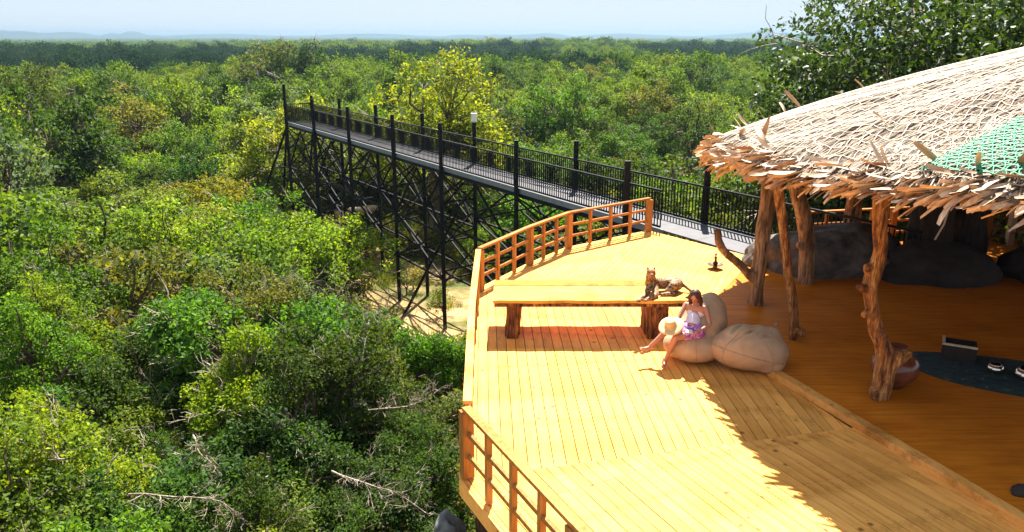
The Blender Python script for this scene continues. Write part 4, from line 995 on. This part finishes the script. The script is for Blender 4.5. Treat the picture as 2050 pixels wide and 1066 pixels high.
for s, (Rr, H, nc, ns, per, lf, fl_, dr, cr_, up) in enumerate([
    (3.0, 6.0, 48, 1300, 5, .20, .8, .2, .22, .9), (2.6, 5.0, 40, 1150, 5, .18, .9, .1, .23, .8), (3.6, 5.6, 60, 1500, 5, .21, .7, .2, .19, 1.0),
    (3.2, 7.2, 56, 1500, 5, .20, .9, .2, .21, .8), (2.4, 4.4, 36, 1100, 5, .16, 1.0, .1, .22, .9), (4.4, 8.0, 84, 2200, 5, .23, .72, .2, .17, 1.0)]):
    MID.append(tree_proto(200 + s, Rr, H, nc, ns, per, lf, fl_, dr, cr_, up))
for s, (Rr, H, nc, ns, per, lf, fl_, dr, cr_, up) in enumerate([
    (3.6, 6.5, 20, 260, 4, .52, .8, .1, .32, .8), (4.6, 7.5, 26, 330, 4, .58, .7, .1, .28, .9), (3.0, 7.0, 18, 240, 4, .50, .9, .2, .32, .7), (5.4, 8.4, 30, 400, 4, .62, .66, .1, .26, .9)]):
    FAR.append(tree_proto(300 + s, Rr, H, nc, ns, per, lf, fl_, dr, cr_, up))
BARE = [bare_proto(400, 2, 3.0, 8, 3), bare_proto(401, 2, 2.6, 7, 3), bare_proto(402, 2, 2.4, 6, 3)]
def pair(name, pr, bm_, lm_):
    if len(pr) > 4:
        me = npmesh('trunk', np.vstack([pr[0], pr[4]]), np.vstack([pr[1], pr[5] + len(pr[0])]), [bm_, M['deadwood']], True, np.r_[np.zeros(len(pr[1])), np.ones(len(pr[5]))])
    else: me = npmesh('trunk', pr[0], pr[1], [bm_], True)
    return (me, npmesh(name, pr[2], pr[3], [lm_]))
NEARm = [pair('crown', p, M['bark'], M['leaf']) for p in NEAR]; MIDm = [pair('crown', p, M['bark'], M['leaf']) for p in MID]
BAREm = [pair('twigs', p, M['deadwood'], M['deadwood']) for p in BARE]
def place(name, meshes, x, y, s, sz, rot, col, label, cat, group, z=None, crown='crown'):
    r = empty(name, (x, y, gz(x, y) - .05 if z is None else z), label, cat, group, rot); r.scale = (s, s, s * sz)
    a = link(bpy.data.objects.new('trunk' if crown == 'crown' else 'stem', meshes[0]), r); b = link(bpy.data.objects.new(crown, meshes[1]), r)
    if crown == 'twigs': b['kind'] = 'stuff'
    b.color = (*col, 1); return r
GRN = {'dark': (.046, .090, .018), 'deep': (.072, .135, .019), 'mid': (.095, .165, .020), 'bright': (.14, .225, .022), 'lime': (.21, .27, .024), 'olive': (.125, .145, .035), 'tan': (.165, .185, .04), 'greyish': (.13, .16, .075)}
def project(x, y, z):
    p = R(16.07); dz = z - 5.6; f = y * math.cos(p) - dz * math.sin(p); u_ = y * math.sin(p) + dz * math.cos(p)
    return 1025 + 1600 * x / f, 533 - 1600 * u_ / f, f
def walk_t(x, y): v = Vector((x, y)) - A; return v.dot(wd_), v.dot(wn)
# hero trees --------------------------------------------------------
def hero(name, seed, x, y, Rr, H, nc, ns, per, lf, col, label, flat=.85, droop=.2, cr_=.28, up=.6, mat='leaf', z=None):
    pr = tree_proto(seed, Rr, H, nc, ns, per, lf, flat, droop, cr_, up)
    m = pair('crown', pr, M['bark'], M[mat]); return place(name, m, x, y, 1, 1, 0, col, label, 'tree', None, z)
HERO = []
def H_(*a, **k): HERO.append((a[2], a[3], a[4])); return hero(*a, **k)
H_('yellow_leaved_tree', 901, -5.2, 53.5, 4.9, 12.4, 62, 3800, 5, .24, (.24, .27, .030), 'tall tree with yellow-green leaves rising behind the middle of the walkway', flat=.92, cr_=.26)
H_('broadleaf_tree', 902, 17.5, 27.5, 9.6, 15.0, 190, 16000, 5, .22, (.050, .088, .020), 'large dark tree with big glossy leaves overhanging behind the thatched roof', flat=.72, cr_=.20, mat='leaf_big', z=-5.2)
H_('broadleaf_tree', 903, 12.4, 29.0, 4.6, 9.8, 80, 7000, 5, .20, (.065, .10, .026), 'glossy-leaved tree at the left side of the large dark tree behind the roof', flat=.8, cr_=.25, mat='leaf_big', z=-5.4)
H_('spreading_tree', 904, -54.0, 88.0, 8.2, 10.6, 70, 3000, 5, .32, (.055, .075, .018), 'big dark olive tree at the left edge of the forest', flat=.8, cr_=.24)
H_('spreading_tree', 905, -46.0, 98.0, 7.6, 10.0, 60, 2700, 5, .34, (.040, .075, .014), 'broad dark tree crown with bare twigs, left of the walkway end', flat=.75, cr_=.24)
H_('round_tree', 906, -39.0, 150.0, 7.8, 13.4, 50, 2200, 5, .42, (.035, .070, .014), 'dark round tree standing highest above the forest left of the yellow tree', flat=.9, cr_=.27)
H_('round_tree', 907, -44.5, 152.0, 8.0, 12.6, 50, 2000, 5, .42, (.10, .13, .03), 'pale green round tree next to the dark round one above the forest', flat=.9, cr_=.27)
H_('spreading_tree', 908, -5.0, 72.0, 6.2, 10.0, 56, 2600, 5, .28, (.065, .080, .024), 'brownish green tree to the right of the yellow-leaved tree', flat=.85, cr_=.25)
H_('spreading_tree', 909, -13.5, 66.0, 4.2, 8.4, 44, 2300, 5, .24, (.20, .23, .025), 'smaller yellowish tree at the left of the tall yellow-green one', flat=.85, cr_=.27)
H_('flat_topped_tree', 910, -20.5, 51.5, 4.2, 5.6, 60, 2800, 5, .19, (.19, .18, .025), 'flat-topped bush with golden brown leaf tips left of the walkway', flat=.5, cr_=.24)
H_('flat_topped_tree', 911, -15.4, 30.5, 3.1, 4.4, 50, 2800, 5, .12, (.17, .175, .025), 'wide low tree with yellow-brown top above a sandy patch', flat=.5, cr_=.24)
H_('lime_tree', 912, -10.2, 15.6, 2.3, 4.9, 50, 3000, 5, .10, (.21, .27, .018), 'yellow-lime bushy tree in the lower left corner', flat=.8, cr_=.26)
H_('lime_tree', 913, -7.3, 20.4, 1.9, 5.0, 44, 2600, 5, .105, (.19, .27, .015), 'bright lime tree standing among darker bushes below the deck', flat=.9, cr_=.27)
H_('leafy_shrub', 914, -2.75, 25.0, 1.4, 3.2, 36, 2600, 5, .10, (.085, .19, .012), 'fresh green shrub touching the left edge of the deck', flat=.95, cr_=.3)
# bare shrubs and dead branches ---------------------------------------
bare_spots = [(-8.3, 32.5, 1.45, 0, 'grey leafless shrub with fine branches in front of the walkway legs'), (-5.6, 33.5, 1.25, 1, 'bare grey shrub beside the sandy soil below the walkway'),
    (-7.4, 29.8, 1.0, 2, 'thin leafless shrub standing closest to the camera among the bare shrubs'), (-10.6, 33.2, 1.2, 1, 'bare twiggy shrub at the left end of the grey bare shrubs'), (-19.5, 57.0, 1.8, 2, 'brown leafless shrub at the far foot of the walkway'),
    (-22.8, 54.0, 1.6, 0, 'pale leafless shrub left of the far walkway leg'), (-19.0, 41.0, 1.3, 2, 'small silvery bare bush in the middle of the forest at left'), (-10.8, 25.5, 1.1, 0, 'tangled grey twigs between lime and dark green bushes')]
for x, y, s, k, lb in bare_spots: HERO.append((x, y, 1.6 * s))
for x, y, s, k, lb in bare_spots: place('bare_shrub', BAREm[k], x, y, s, 1.05, x * 3, (1, 1, 1), lb, 'shrub', None, crown='twigs')
def dead_branch(x, y, z, yaw, L, seed, label, slope=.05):
    g = np.random.default_rng(seed); segs = []; tw = []; p = np.array([0., 0, 0]); d = np.array([math.cos(yaw), math.sin(yaw), slope]); pts = [p]
    for _ in range(8): d = d + g.normal(0, .13, 3); d /= np.linalg.norm(d); pts.append(pts[-1] + d * L / 8)
    segs.append((pts, np.linspace(.021, .008, 9)))
    for k in range(26):
        q = pts[g.integers(1, 9)]; nd = d + g.normal(0, .75, 3); nd /= np.linalg.norm(nd); l = g.uniform(.2, .5) * L * .6; P2 = [q]
        for _ in range(4): nd = nd + g.normal(0, .22, 3); nd /= np.linalg.norm(nd); P2.append(P2[-1] + nd * l / 4)
        tw.append((P2, np.linspace(.010, .005, 5)))
        for _ in range(4): b = P2[g.integers(1, 5)]; n2 = nd + g.normal(0, .8, 3); n2 /= np.linalg.norm(n2); tw.append(([b, b + n2 * l * .25, b + n2 * l * .4], np.array([.007, .005, .003])))
    r = empty('dead_branch', (x, y, z), label, 'branch'); a = tubes_np(segs, 6); b = tubes_np(tw, 3)
    link(bpy.data.objects.new('limb', npmesh('limb', a[0], a[1], [M['deadwood']], True)), r); link(bpy.data.objects.new('twigs', npmesh('twigs', b[0], b[1], [M['deadwood']])), r, kind='stuff')
dead_branch(-3.6, 14.2, -2.75, -.35, 2.2, 5, 'dead grey branch sticking out of the dark bushes near the deck corner', -.05)
dead_branch(-9.0, 14.4, -2.6, 2.9, 1.9, 6, 'curling pale dead branch at the left edge above the lime bush')
dead_branch(-7.4, 13.6, -2.9, .1, 2.3, 7, 'long pale dead branch lying over green bushes at lower left', -.02)
dead_branch(-6.9, 15.6, -2.7, -.6, 1.3, 8, 'short thick broken pale branch above the lower left bushes', -.1)
dead_branch(-3.4, 17.2, -2.9, .4, 2.0, 9, 'arching thin dead branch over the shrubs left of the deck', .1)
mb = MB(); mb.tube([(-12.9, 57.0, -6.9), (-11.4, 57.4, -6.7), (-9.6, 57.9, -6.55)], [.30, .27, .22], 12); tag(mb.build('fallen_log', M['pale_wood'], None, True), 'pale fallen log seen through the walkway legs', 'log')
# the forest -----------------------------------------------------------
clear = []
for cx, cy_, cr_ in [(-7, 47, 4), (-3, 39.5, 5.2), (-3.3, 32.0, 2.0), (-7.9, 31.5, 1.7), (-22.3, 35, 1.9), (-28.5, 50, 2.2), (-9.1, 21.1, 1.0), (.5, 36, 2.5), (-11.0, 58, 2.0)]:
    for k in range(5): q_ = 1 - k * 1.6 / math.hypot(cx, cy_); clear.append((cx * q_, cy_ * q_, cr_ * (1 - .08 * k)))
def blocked(x, y, r):
    if x > -1.9 - .0 * y and y < 26 and x < 30: return True
    s, t_ = walk_t(x, y)
    if -6 < s < WL + 1 and -r * .8 - .4 < t_ < WW + r * .9 + .4: return True
    for cx, cy_, cr_ in clear:
        if (x - cx) ** 2 + (y - cy_) ** 2 < (cr_ + r * .35) ** 2: return True
    for hx, hy, hr in HERO:
        if (x - hx) ** 2 + (y - hy) ** 2 < (hr * .62 + r * .4) ** 2: return True
    return False
def maxtop(x, y):
    """lowest pixel row a crown may reach, where the photograph shows what is behind it"""
    s, t_ = walk_t(x, y); u, v, f = project(x, y, -7)
    lim = -1e9
    if t_ < 0 and 480 < u < 960: lim = np.interp(u, [480, 560, 640, 720, 800, 850, 900, 960], [420, 425, 415, 440, 480, 560, 585, 600]) - 12
    if t_ > 0 and 570 < u < 1650 and s < WL: lim = np.interp(u, [570, 760, 1000, 1100, 1300, 1450, 1650], [205, 225, 255, 292, 318, 330, 385]) + (0 if y > 48 else 10)
    if u < 480 and y < 40: lim = np.interp(u, [0, 480], [250, 300])
    if u < 930 and y < 22: lim = max(lim, np.interp(u, [0, 450, 800, 930], [560, 640, 640, 720]))
    if 820 < u < 940 and y < 34: lim = max(lim, 600)
    if 560 < u < 800 and y < 29.5: lim = max(lim, 650)
    return lim
tg = random.Random(11); pts = []; cell = {}
def ok(x, y, r):
    cs = 2.0; i, j = int(x // cs), int(y // cs); q = int(r // cs) + 1
    for a in range(i - q, i + q + 1):
        for b in range(j - q, j + q + 1):
            for (px, py) in cell.get((a, b), ()):
                if (px - x) ** 2 + (py - y) ** 2 < r * r: return False
    cell.setdefault((i, j), []).append((x, y)); return True
def in_view(x, y, m=1.13): return y > 6 and abs(x) < y * .66 * m + 3.5
def density(y): return 1.75 if y < 22 else 2.3 if y < 45 else 3.3 if y < 90 else 4.4
cand = []
for _ in range(60000):
    y = 8 + 190 * tg.random() ** 1.6; x = (tg.random() * 2 - 1) * (y * .74 + 4)
    if not in_view(x, y): continue
    r = density(y)
    if blocked(x, y, r): continue
    if ok(x, y, r): cand.append((x, y))
cand.sort(key=lambda p: math.hypot(*p))
def tone(x, y):
    a = mnoise.noise((x * .07, y * .07, 3.3)) + .6 * mnoise.noise((x * .25, y * .25, 9.1)) + tg.uniform(-.5, .5)
    s, t_ = walk_t(x, y)
    if t_ > 0 and y < 60: a += .28
    if y < 20 and x > -3.4: a -= .6  # dense shade beside the deck put into the leaf colour as darker tones
    elif y < 32: a += .34
    if a < -.42: return 'dark'
    if a < -.18: return 'deep'
    if a < .14: return 'mid'
    if a < .38: return 'bright'
    if a < .52: return 'lime'
    return tg.choice(['olive', 'tan', 'lime', 'greyish'])
WORDS = {'dark': 'very dark green', 'deep': 'deep green', 'mid': 'leaf green', 'bright': 'bright green', 'lime': 'lime green', 'olive': 'olive', 'tan': 'tan-tipped', 'greyish': 'grey-green'}
FORM = {'N': ['spreading tree', 'bushy tree', 'wide low tree', 'upright tree', 'mounded bush'], 'M': ['round tree', 'bushy tree', 'wide flat-topped tree', 'tall tree', 'small bush', 'big spreading tree']}
def zone(x, y):
    s, t_ = walk_t(x, y); u, v, f = project(x, y, -4)
    if t_ > 0 and s < WL and u > 560: return 'behind the walkway, ' + ('towards the thatched roof' if u > 1250 else 'right of the yellow-leaved tree' if u > 980 else 'near the yellow-leaved tree')
    if y < 19: return ('close below the deck' if u > 600 else 'near the lower left corner' if u < 250 else 'in the thicket at the bottom left')
    if y < 32: return ('in front of the walkway legs' if u > 560 else 'left of the grey bare shrubs' if u > 250 else 'beside the sandy patch at the left')
    if y < 55: return ('by the far end of the walkway' if u > 420 else 'in the middle of the forest at left')
    return ('beyond the end of the walkway' if u > 450 else 'below the big olive tree at left')
mass = {'MID': [], 'FAR': []}; nind = 0
for x, y in cand:
    near = y < 27; lib = NEARm if near else MIDm; k = tg.randrange(len(lib))
    if not near and y < 45 and k == 5: k = tg.randrange(5)
    base = gz(x, y); s = tg.uniform(.62, 1.28); Hs = {True: [5.2, 4.6, 4.8, 5.6, 4.2], False: [6.0, 5.0, 5.6, 7.2, 4.4, 8.0]}[near][k]
    if y < 20: s *= .80
    lim = maxtop(x, y)
    for _ in range(16):
        if project(x, y, base + Hs * s * 1.0)[1] >= lim: break
        s *= .90
    if s < .22: continue
    if x > -3.2 and y < 20: s = min(s, .62)
    tn = tone(x, y); c = GRN[tn]; j = [tg.uniform(.82, 1.2), tg.uniform(.88, 1.14), tg.uniform(.8, 1.2)]; col = tuple(a * b for a, b in zip(c, j))
    if nind < 284 and abs(x) < y * .645 + (4.5 if y < 30 else 2.2):
        form = FORM['N' if near else 'M'][k]; nm = 'bush' if 'bush' == form.split()[-1] or s < .5 else 'forest_tree'; form = form if nm == 'forest_tree' else ('mounded bush' if s >= .5 else 'low bush')
        zn = zone(x, y); place(nm, lib[k], x, y, s, tg.uniform(.85, 1.12), tg.uniform(0, 6.28), col, f'{WORDS[tn]} {form} {zn}', 'tree' if nm == 'forest_tree' else 'bush', f'trees and bushes {zn}'); nind += 1
    else: mass['MID'].append((x, y, base - .1, s * 1.08, k))
by = {}
for o in list(C.objects):
    if o.get('category') in ('tree', 'bush') and o.get('group'): by.setdefault(o['label'], []).append(o)
for lb, os_ in by.items():
    if 2 <= len(os_) <= 4:
        os_.sort(key=lambda o: o.location.y)
        for o, wd in zip(os_, {2: ['nearer', 'farther'], 3: ['nearest', 'middle', 'farthest'], 4: ['nearest', 'second nearest', 'third nearest', 'farthest']}[len(os_)]): o['label'] = wd + ' ' + lb
    elif len(os_) > 4:
        os_.sort(key=lambda o: o.location.x / o.location.y)
        for i, o in enumerate(os_): o['label'] = (['leftmost', 'second from left', 'third from left', 'fourth from left', 'fifth from left', 'sixth from left', 'seventh from left'][i] if i < len(os_) - 1 and i < 7 else 'rightmost') + ' ' + lb
print('individual trees', nind, 'mass mid', len(mass['MID']))
# grids for the distant forest
def grid(y0, y1, step0, grow_):
    y = y0
    while y < y1:
        st = step0 * (1 + (y - y0) / (y1 - y0) * grow_); hw = y * .76 + 15; n_ = int(2 * hw / st)
        for i in range(n_):
            x = -hw + (i + tg.random()) * st; yy = y + tg.uniform(-.6, .6) * st; s = tg.uniform(.6, 1.45) * st / 5.2
            big = mnoise.noise((x * .012, yy * .012, 5)); s *= 1 + .35 * big
            mass['FAR'].append((x, yy, gz(x, yy) - .3, s, tg.randrange(4), min(s, .85 + .25 * s) * tg.uniform(.7, 1.3) if s < 3 else 1.35 + .1 * tg.random()))
        y += st * .85
grid(190, 700, 5.2, .8); grid(700, 2400, 10, 1.1); grid(2400, 7000, 24, 1.0)
print('far', len(mass['FAR']))
def mass_object(name, protos, data, lm_, kindlabel):
    pm = []
    for i, pr in enumerate(protos):
        V = np.vstack([pr[0], pr[2]]); F = np.vstack([pr[1], pr[3] + len(pr[0])]); mi = np.r_[np.zeros(len(pr[1])), np.ones(len(pr[3]))]
        pm.append(bpy.data.objects.new(name + '_source', npmesh(name + '_source', V, F, [M['bark'], lm_], False, mi)))
    D = np.array(data); me = bpy.data.meshes.new(name); me.vertices.add(len(D)); me.vertices.foreach_set('co', D[:, :3].astype(np.float32).ravel())
    at = me.attributes.new('sc', 'FLOAT_VECTOR', 'POINT'); at.data.foreach_set('vector', np.stack([D[:, 3], D[:, 3], D[:, 5] if D.shape[1] > 5 else D[:, 3]], 1).astype(np.float32).ravel())
    at = me.attributes.new('idx', 'INT', 'POINT'); at.data.foreach_set('value', D[:, 4].astype(np.int32))
    at = me.attributes.new('rot', 'FLOAT_VECTOR', 'POINT'); rot = np.zeros((len(D), 3), np.float32); rot[:, 2] = rng.uniform(0, 6.28, len(D)); at.data.foreach_set('vector', rot.ravel())
    o = link(bpy.data.objects.new(name, me), kind='stuff')
    g = bpy.data.node_groups.new(name, 'GeometryNodeTree'); g.interface.new_socket('Geometry', in_out='INPUT', socket_type='NodeSocketGeometry'); g.interface.new_socket('Geometry', in_out='OUTPUT', socket_type='NodeSocketGeometry')
    gi = g.nodes.new('NodeGroupInput'); go = g.nodes.new('NodeGroupOutput'); J = g.nodes.new('GeometryNodeGeometryToInstance')
    ip = g.nodes.new('GeometryNodeInstanceOnPoints'); ip.inputs['Pick Instance'].default_value = True
    for q in reversed(pm):
        oi = g.nodes.new('GeometryNodeObjectInfo'); oi.inputs['Object'].default_value = q; oi.inputs['As Instance'].default_value = False
        gi2 = g.nodes.new('GeometryNodeGeometryToInstance'); g.links.new(oi.outputs['Geometry'], gi2.inputs[0])
        if 'jn' not in locals() or jn is None: jn = g.nodes.new('GeometryNodeJoinGeometry')
        g.links.new(gi2.outputs[0], jn.inputs[0])
    def attr(nm, ty): a = g.nodes.new('GeometryNodeInputNamedAttribute'); a.data_type = ty; a.inputs[0].default_value = nm; return a.outputs[0]
    g.links.new(gi.outputs[0], ip.inputs['Points']); g.links.new(jn.outputs[0], ip.inputs['Instance'])
    g.links.new(attr('idx', 'INT'), ip.inputs['Instance Index']); g.links.new(attr('sc', 'FLOAT_VECTOR'), ip.inputs['Scale'])
    er_ = g.nodes.new('FunctionNodeEulerToRotation'); g.links.new(attr('rot', 'FLOAT_VECTOR'), er_.inputs[0]); g.links.new(er_.outputs[0], ip.inputs['Rotation'])
    g.links.new(ip.outputs[0], go.inputs[0]); md = o.modifiers.new('n', 'NODES'); md.node_group = g; return o
mass_object('forest', MID, mass['MID'], M['leaf_mass'], '')
far = [d for d in mass['FAR']]
def in_cloud_shade(d):  # picks the far trees whose leaf colour carries the painted cloud shadow
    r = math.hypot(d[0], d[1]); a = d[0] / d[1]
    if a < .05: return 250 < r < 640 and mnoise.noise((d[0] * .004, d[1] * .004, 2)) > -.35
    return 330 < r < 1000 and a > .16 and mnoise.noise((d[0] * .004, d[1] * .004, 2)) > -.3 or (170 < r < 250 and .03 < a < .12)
mass_object('distant_forest', FAR, [d for d in far if not in_cloud_shade(d)], M['leaf_far'], '')
mass_object('cloud_shade_forest_belt', FAR, [d for d in far if in_cloud_shade(d)], M['leaf_cloud_shade'], '')  # belt darkened by leaf colour alone, standing in for a cloud's shadow
# undergrowth: grass tufts and low leafy plants on the near ground
def tuft(seed, n, h, wd, spread):
    g = np.random.default_rng(seed); a = g.uniform(0, 6.28, n); b = np.stack([np.cos(a), np.sin(a), np.zeros(n)], 1) * g.uniform(0, spread, n)[:, None]
    d = np.stack([np.cos(a) * g.uniform(.1, .7, n), np.sin(a) * g.uniform(.1, .7, n), np.ones(n)], 1); d /= np.linalg.norm(d, axis=1)[:, None]; L = h * g.uniform(.5, 1.2, n)[:, None]
    s = np.stack([-np.sin(a), np.cos(a), np.zeros(n)], 1) * wd; V = np.stack([b - s, b + s, b + d * L + s * .3, b + d * L - s * .3], 1).reshape(-1, 3)
    return np.zeros((0, 3)), np.zeros((0, 4), int), V, np.arange(4 * n).reshape(-1, 4)
UG = [tuft(1, 70, .5, .012, .35), tuft(2, 90, .35, .010, .45), tree_proto(77, .7, 1.0, 14, 160, 5, .075, .9, .1, .35, .6), tree_proto(78, .9, .8, 16, 180, 5, .085, .8, .1, .3, .8)]
ug = []
for _ in range(9000):
    y = 9 + 60 * tg.random(); x = (tg.random() * 2 - 1) * (y * .72 + 4)
    if x > -1.2 and y < 23.5: continue
    cl = any((x - a) ** 2 + (y - b) ** 2 < c_ * c_ for a, b, c_ in clear)
    if cl and tg.random() < .86: continue
    k = tg.choice([0, 1, 0, 1, 2]) if cl else tg.choice([0, 1, 2, 3, 2, 3]); s_, t_ = walk_t(x, y)
    ug.append((x, y, gz(x, y) - .03, tg.uniform(.7, 1.6) * (1.2 if k > 1 and not cl else .9), k))
UGO = mass_object('undergrowth', UG, ug, M['grass'], '')
# ------------------------------------------------------------------ haze
mb = MB(); mb.box((0, 4000, 6.0), (15000, 9500, 72))
hz = mb.build('haze', None, kind='stuff'); hm = bpy.data.materials.new('haze'); hm.use_nodes = True; ht = hm.node_tree; ht.nodes.clear()
pv = ht.nodes.new('ShaderNodeVolumePrincipled'); pv.inputs['Color'].default_value = (.24, .35, .46, 1); pv.inputs['Density'].default_value = .00019; pv.inputs['Anisotropy'].default_value = .35
mo = ht.nodes.new('ShaderNodeOutputMaterial'); ht.links.new(pv.outputs[0], mo.inputs['Volume']); hz.data.materials.append(hm)
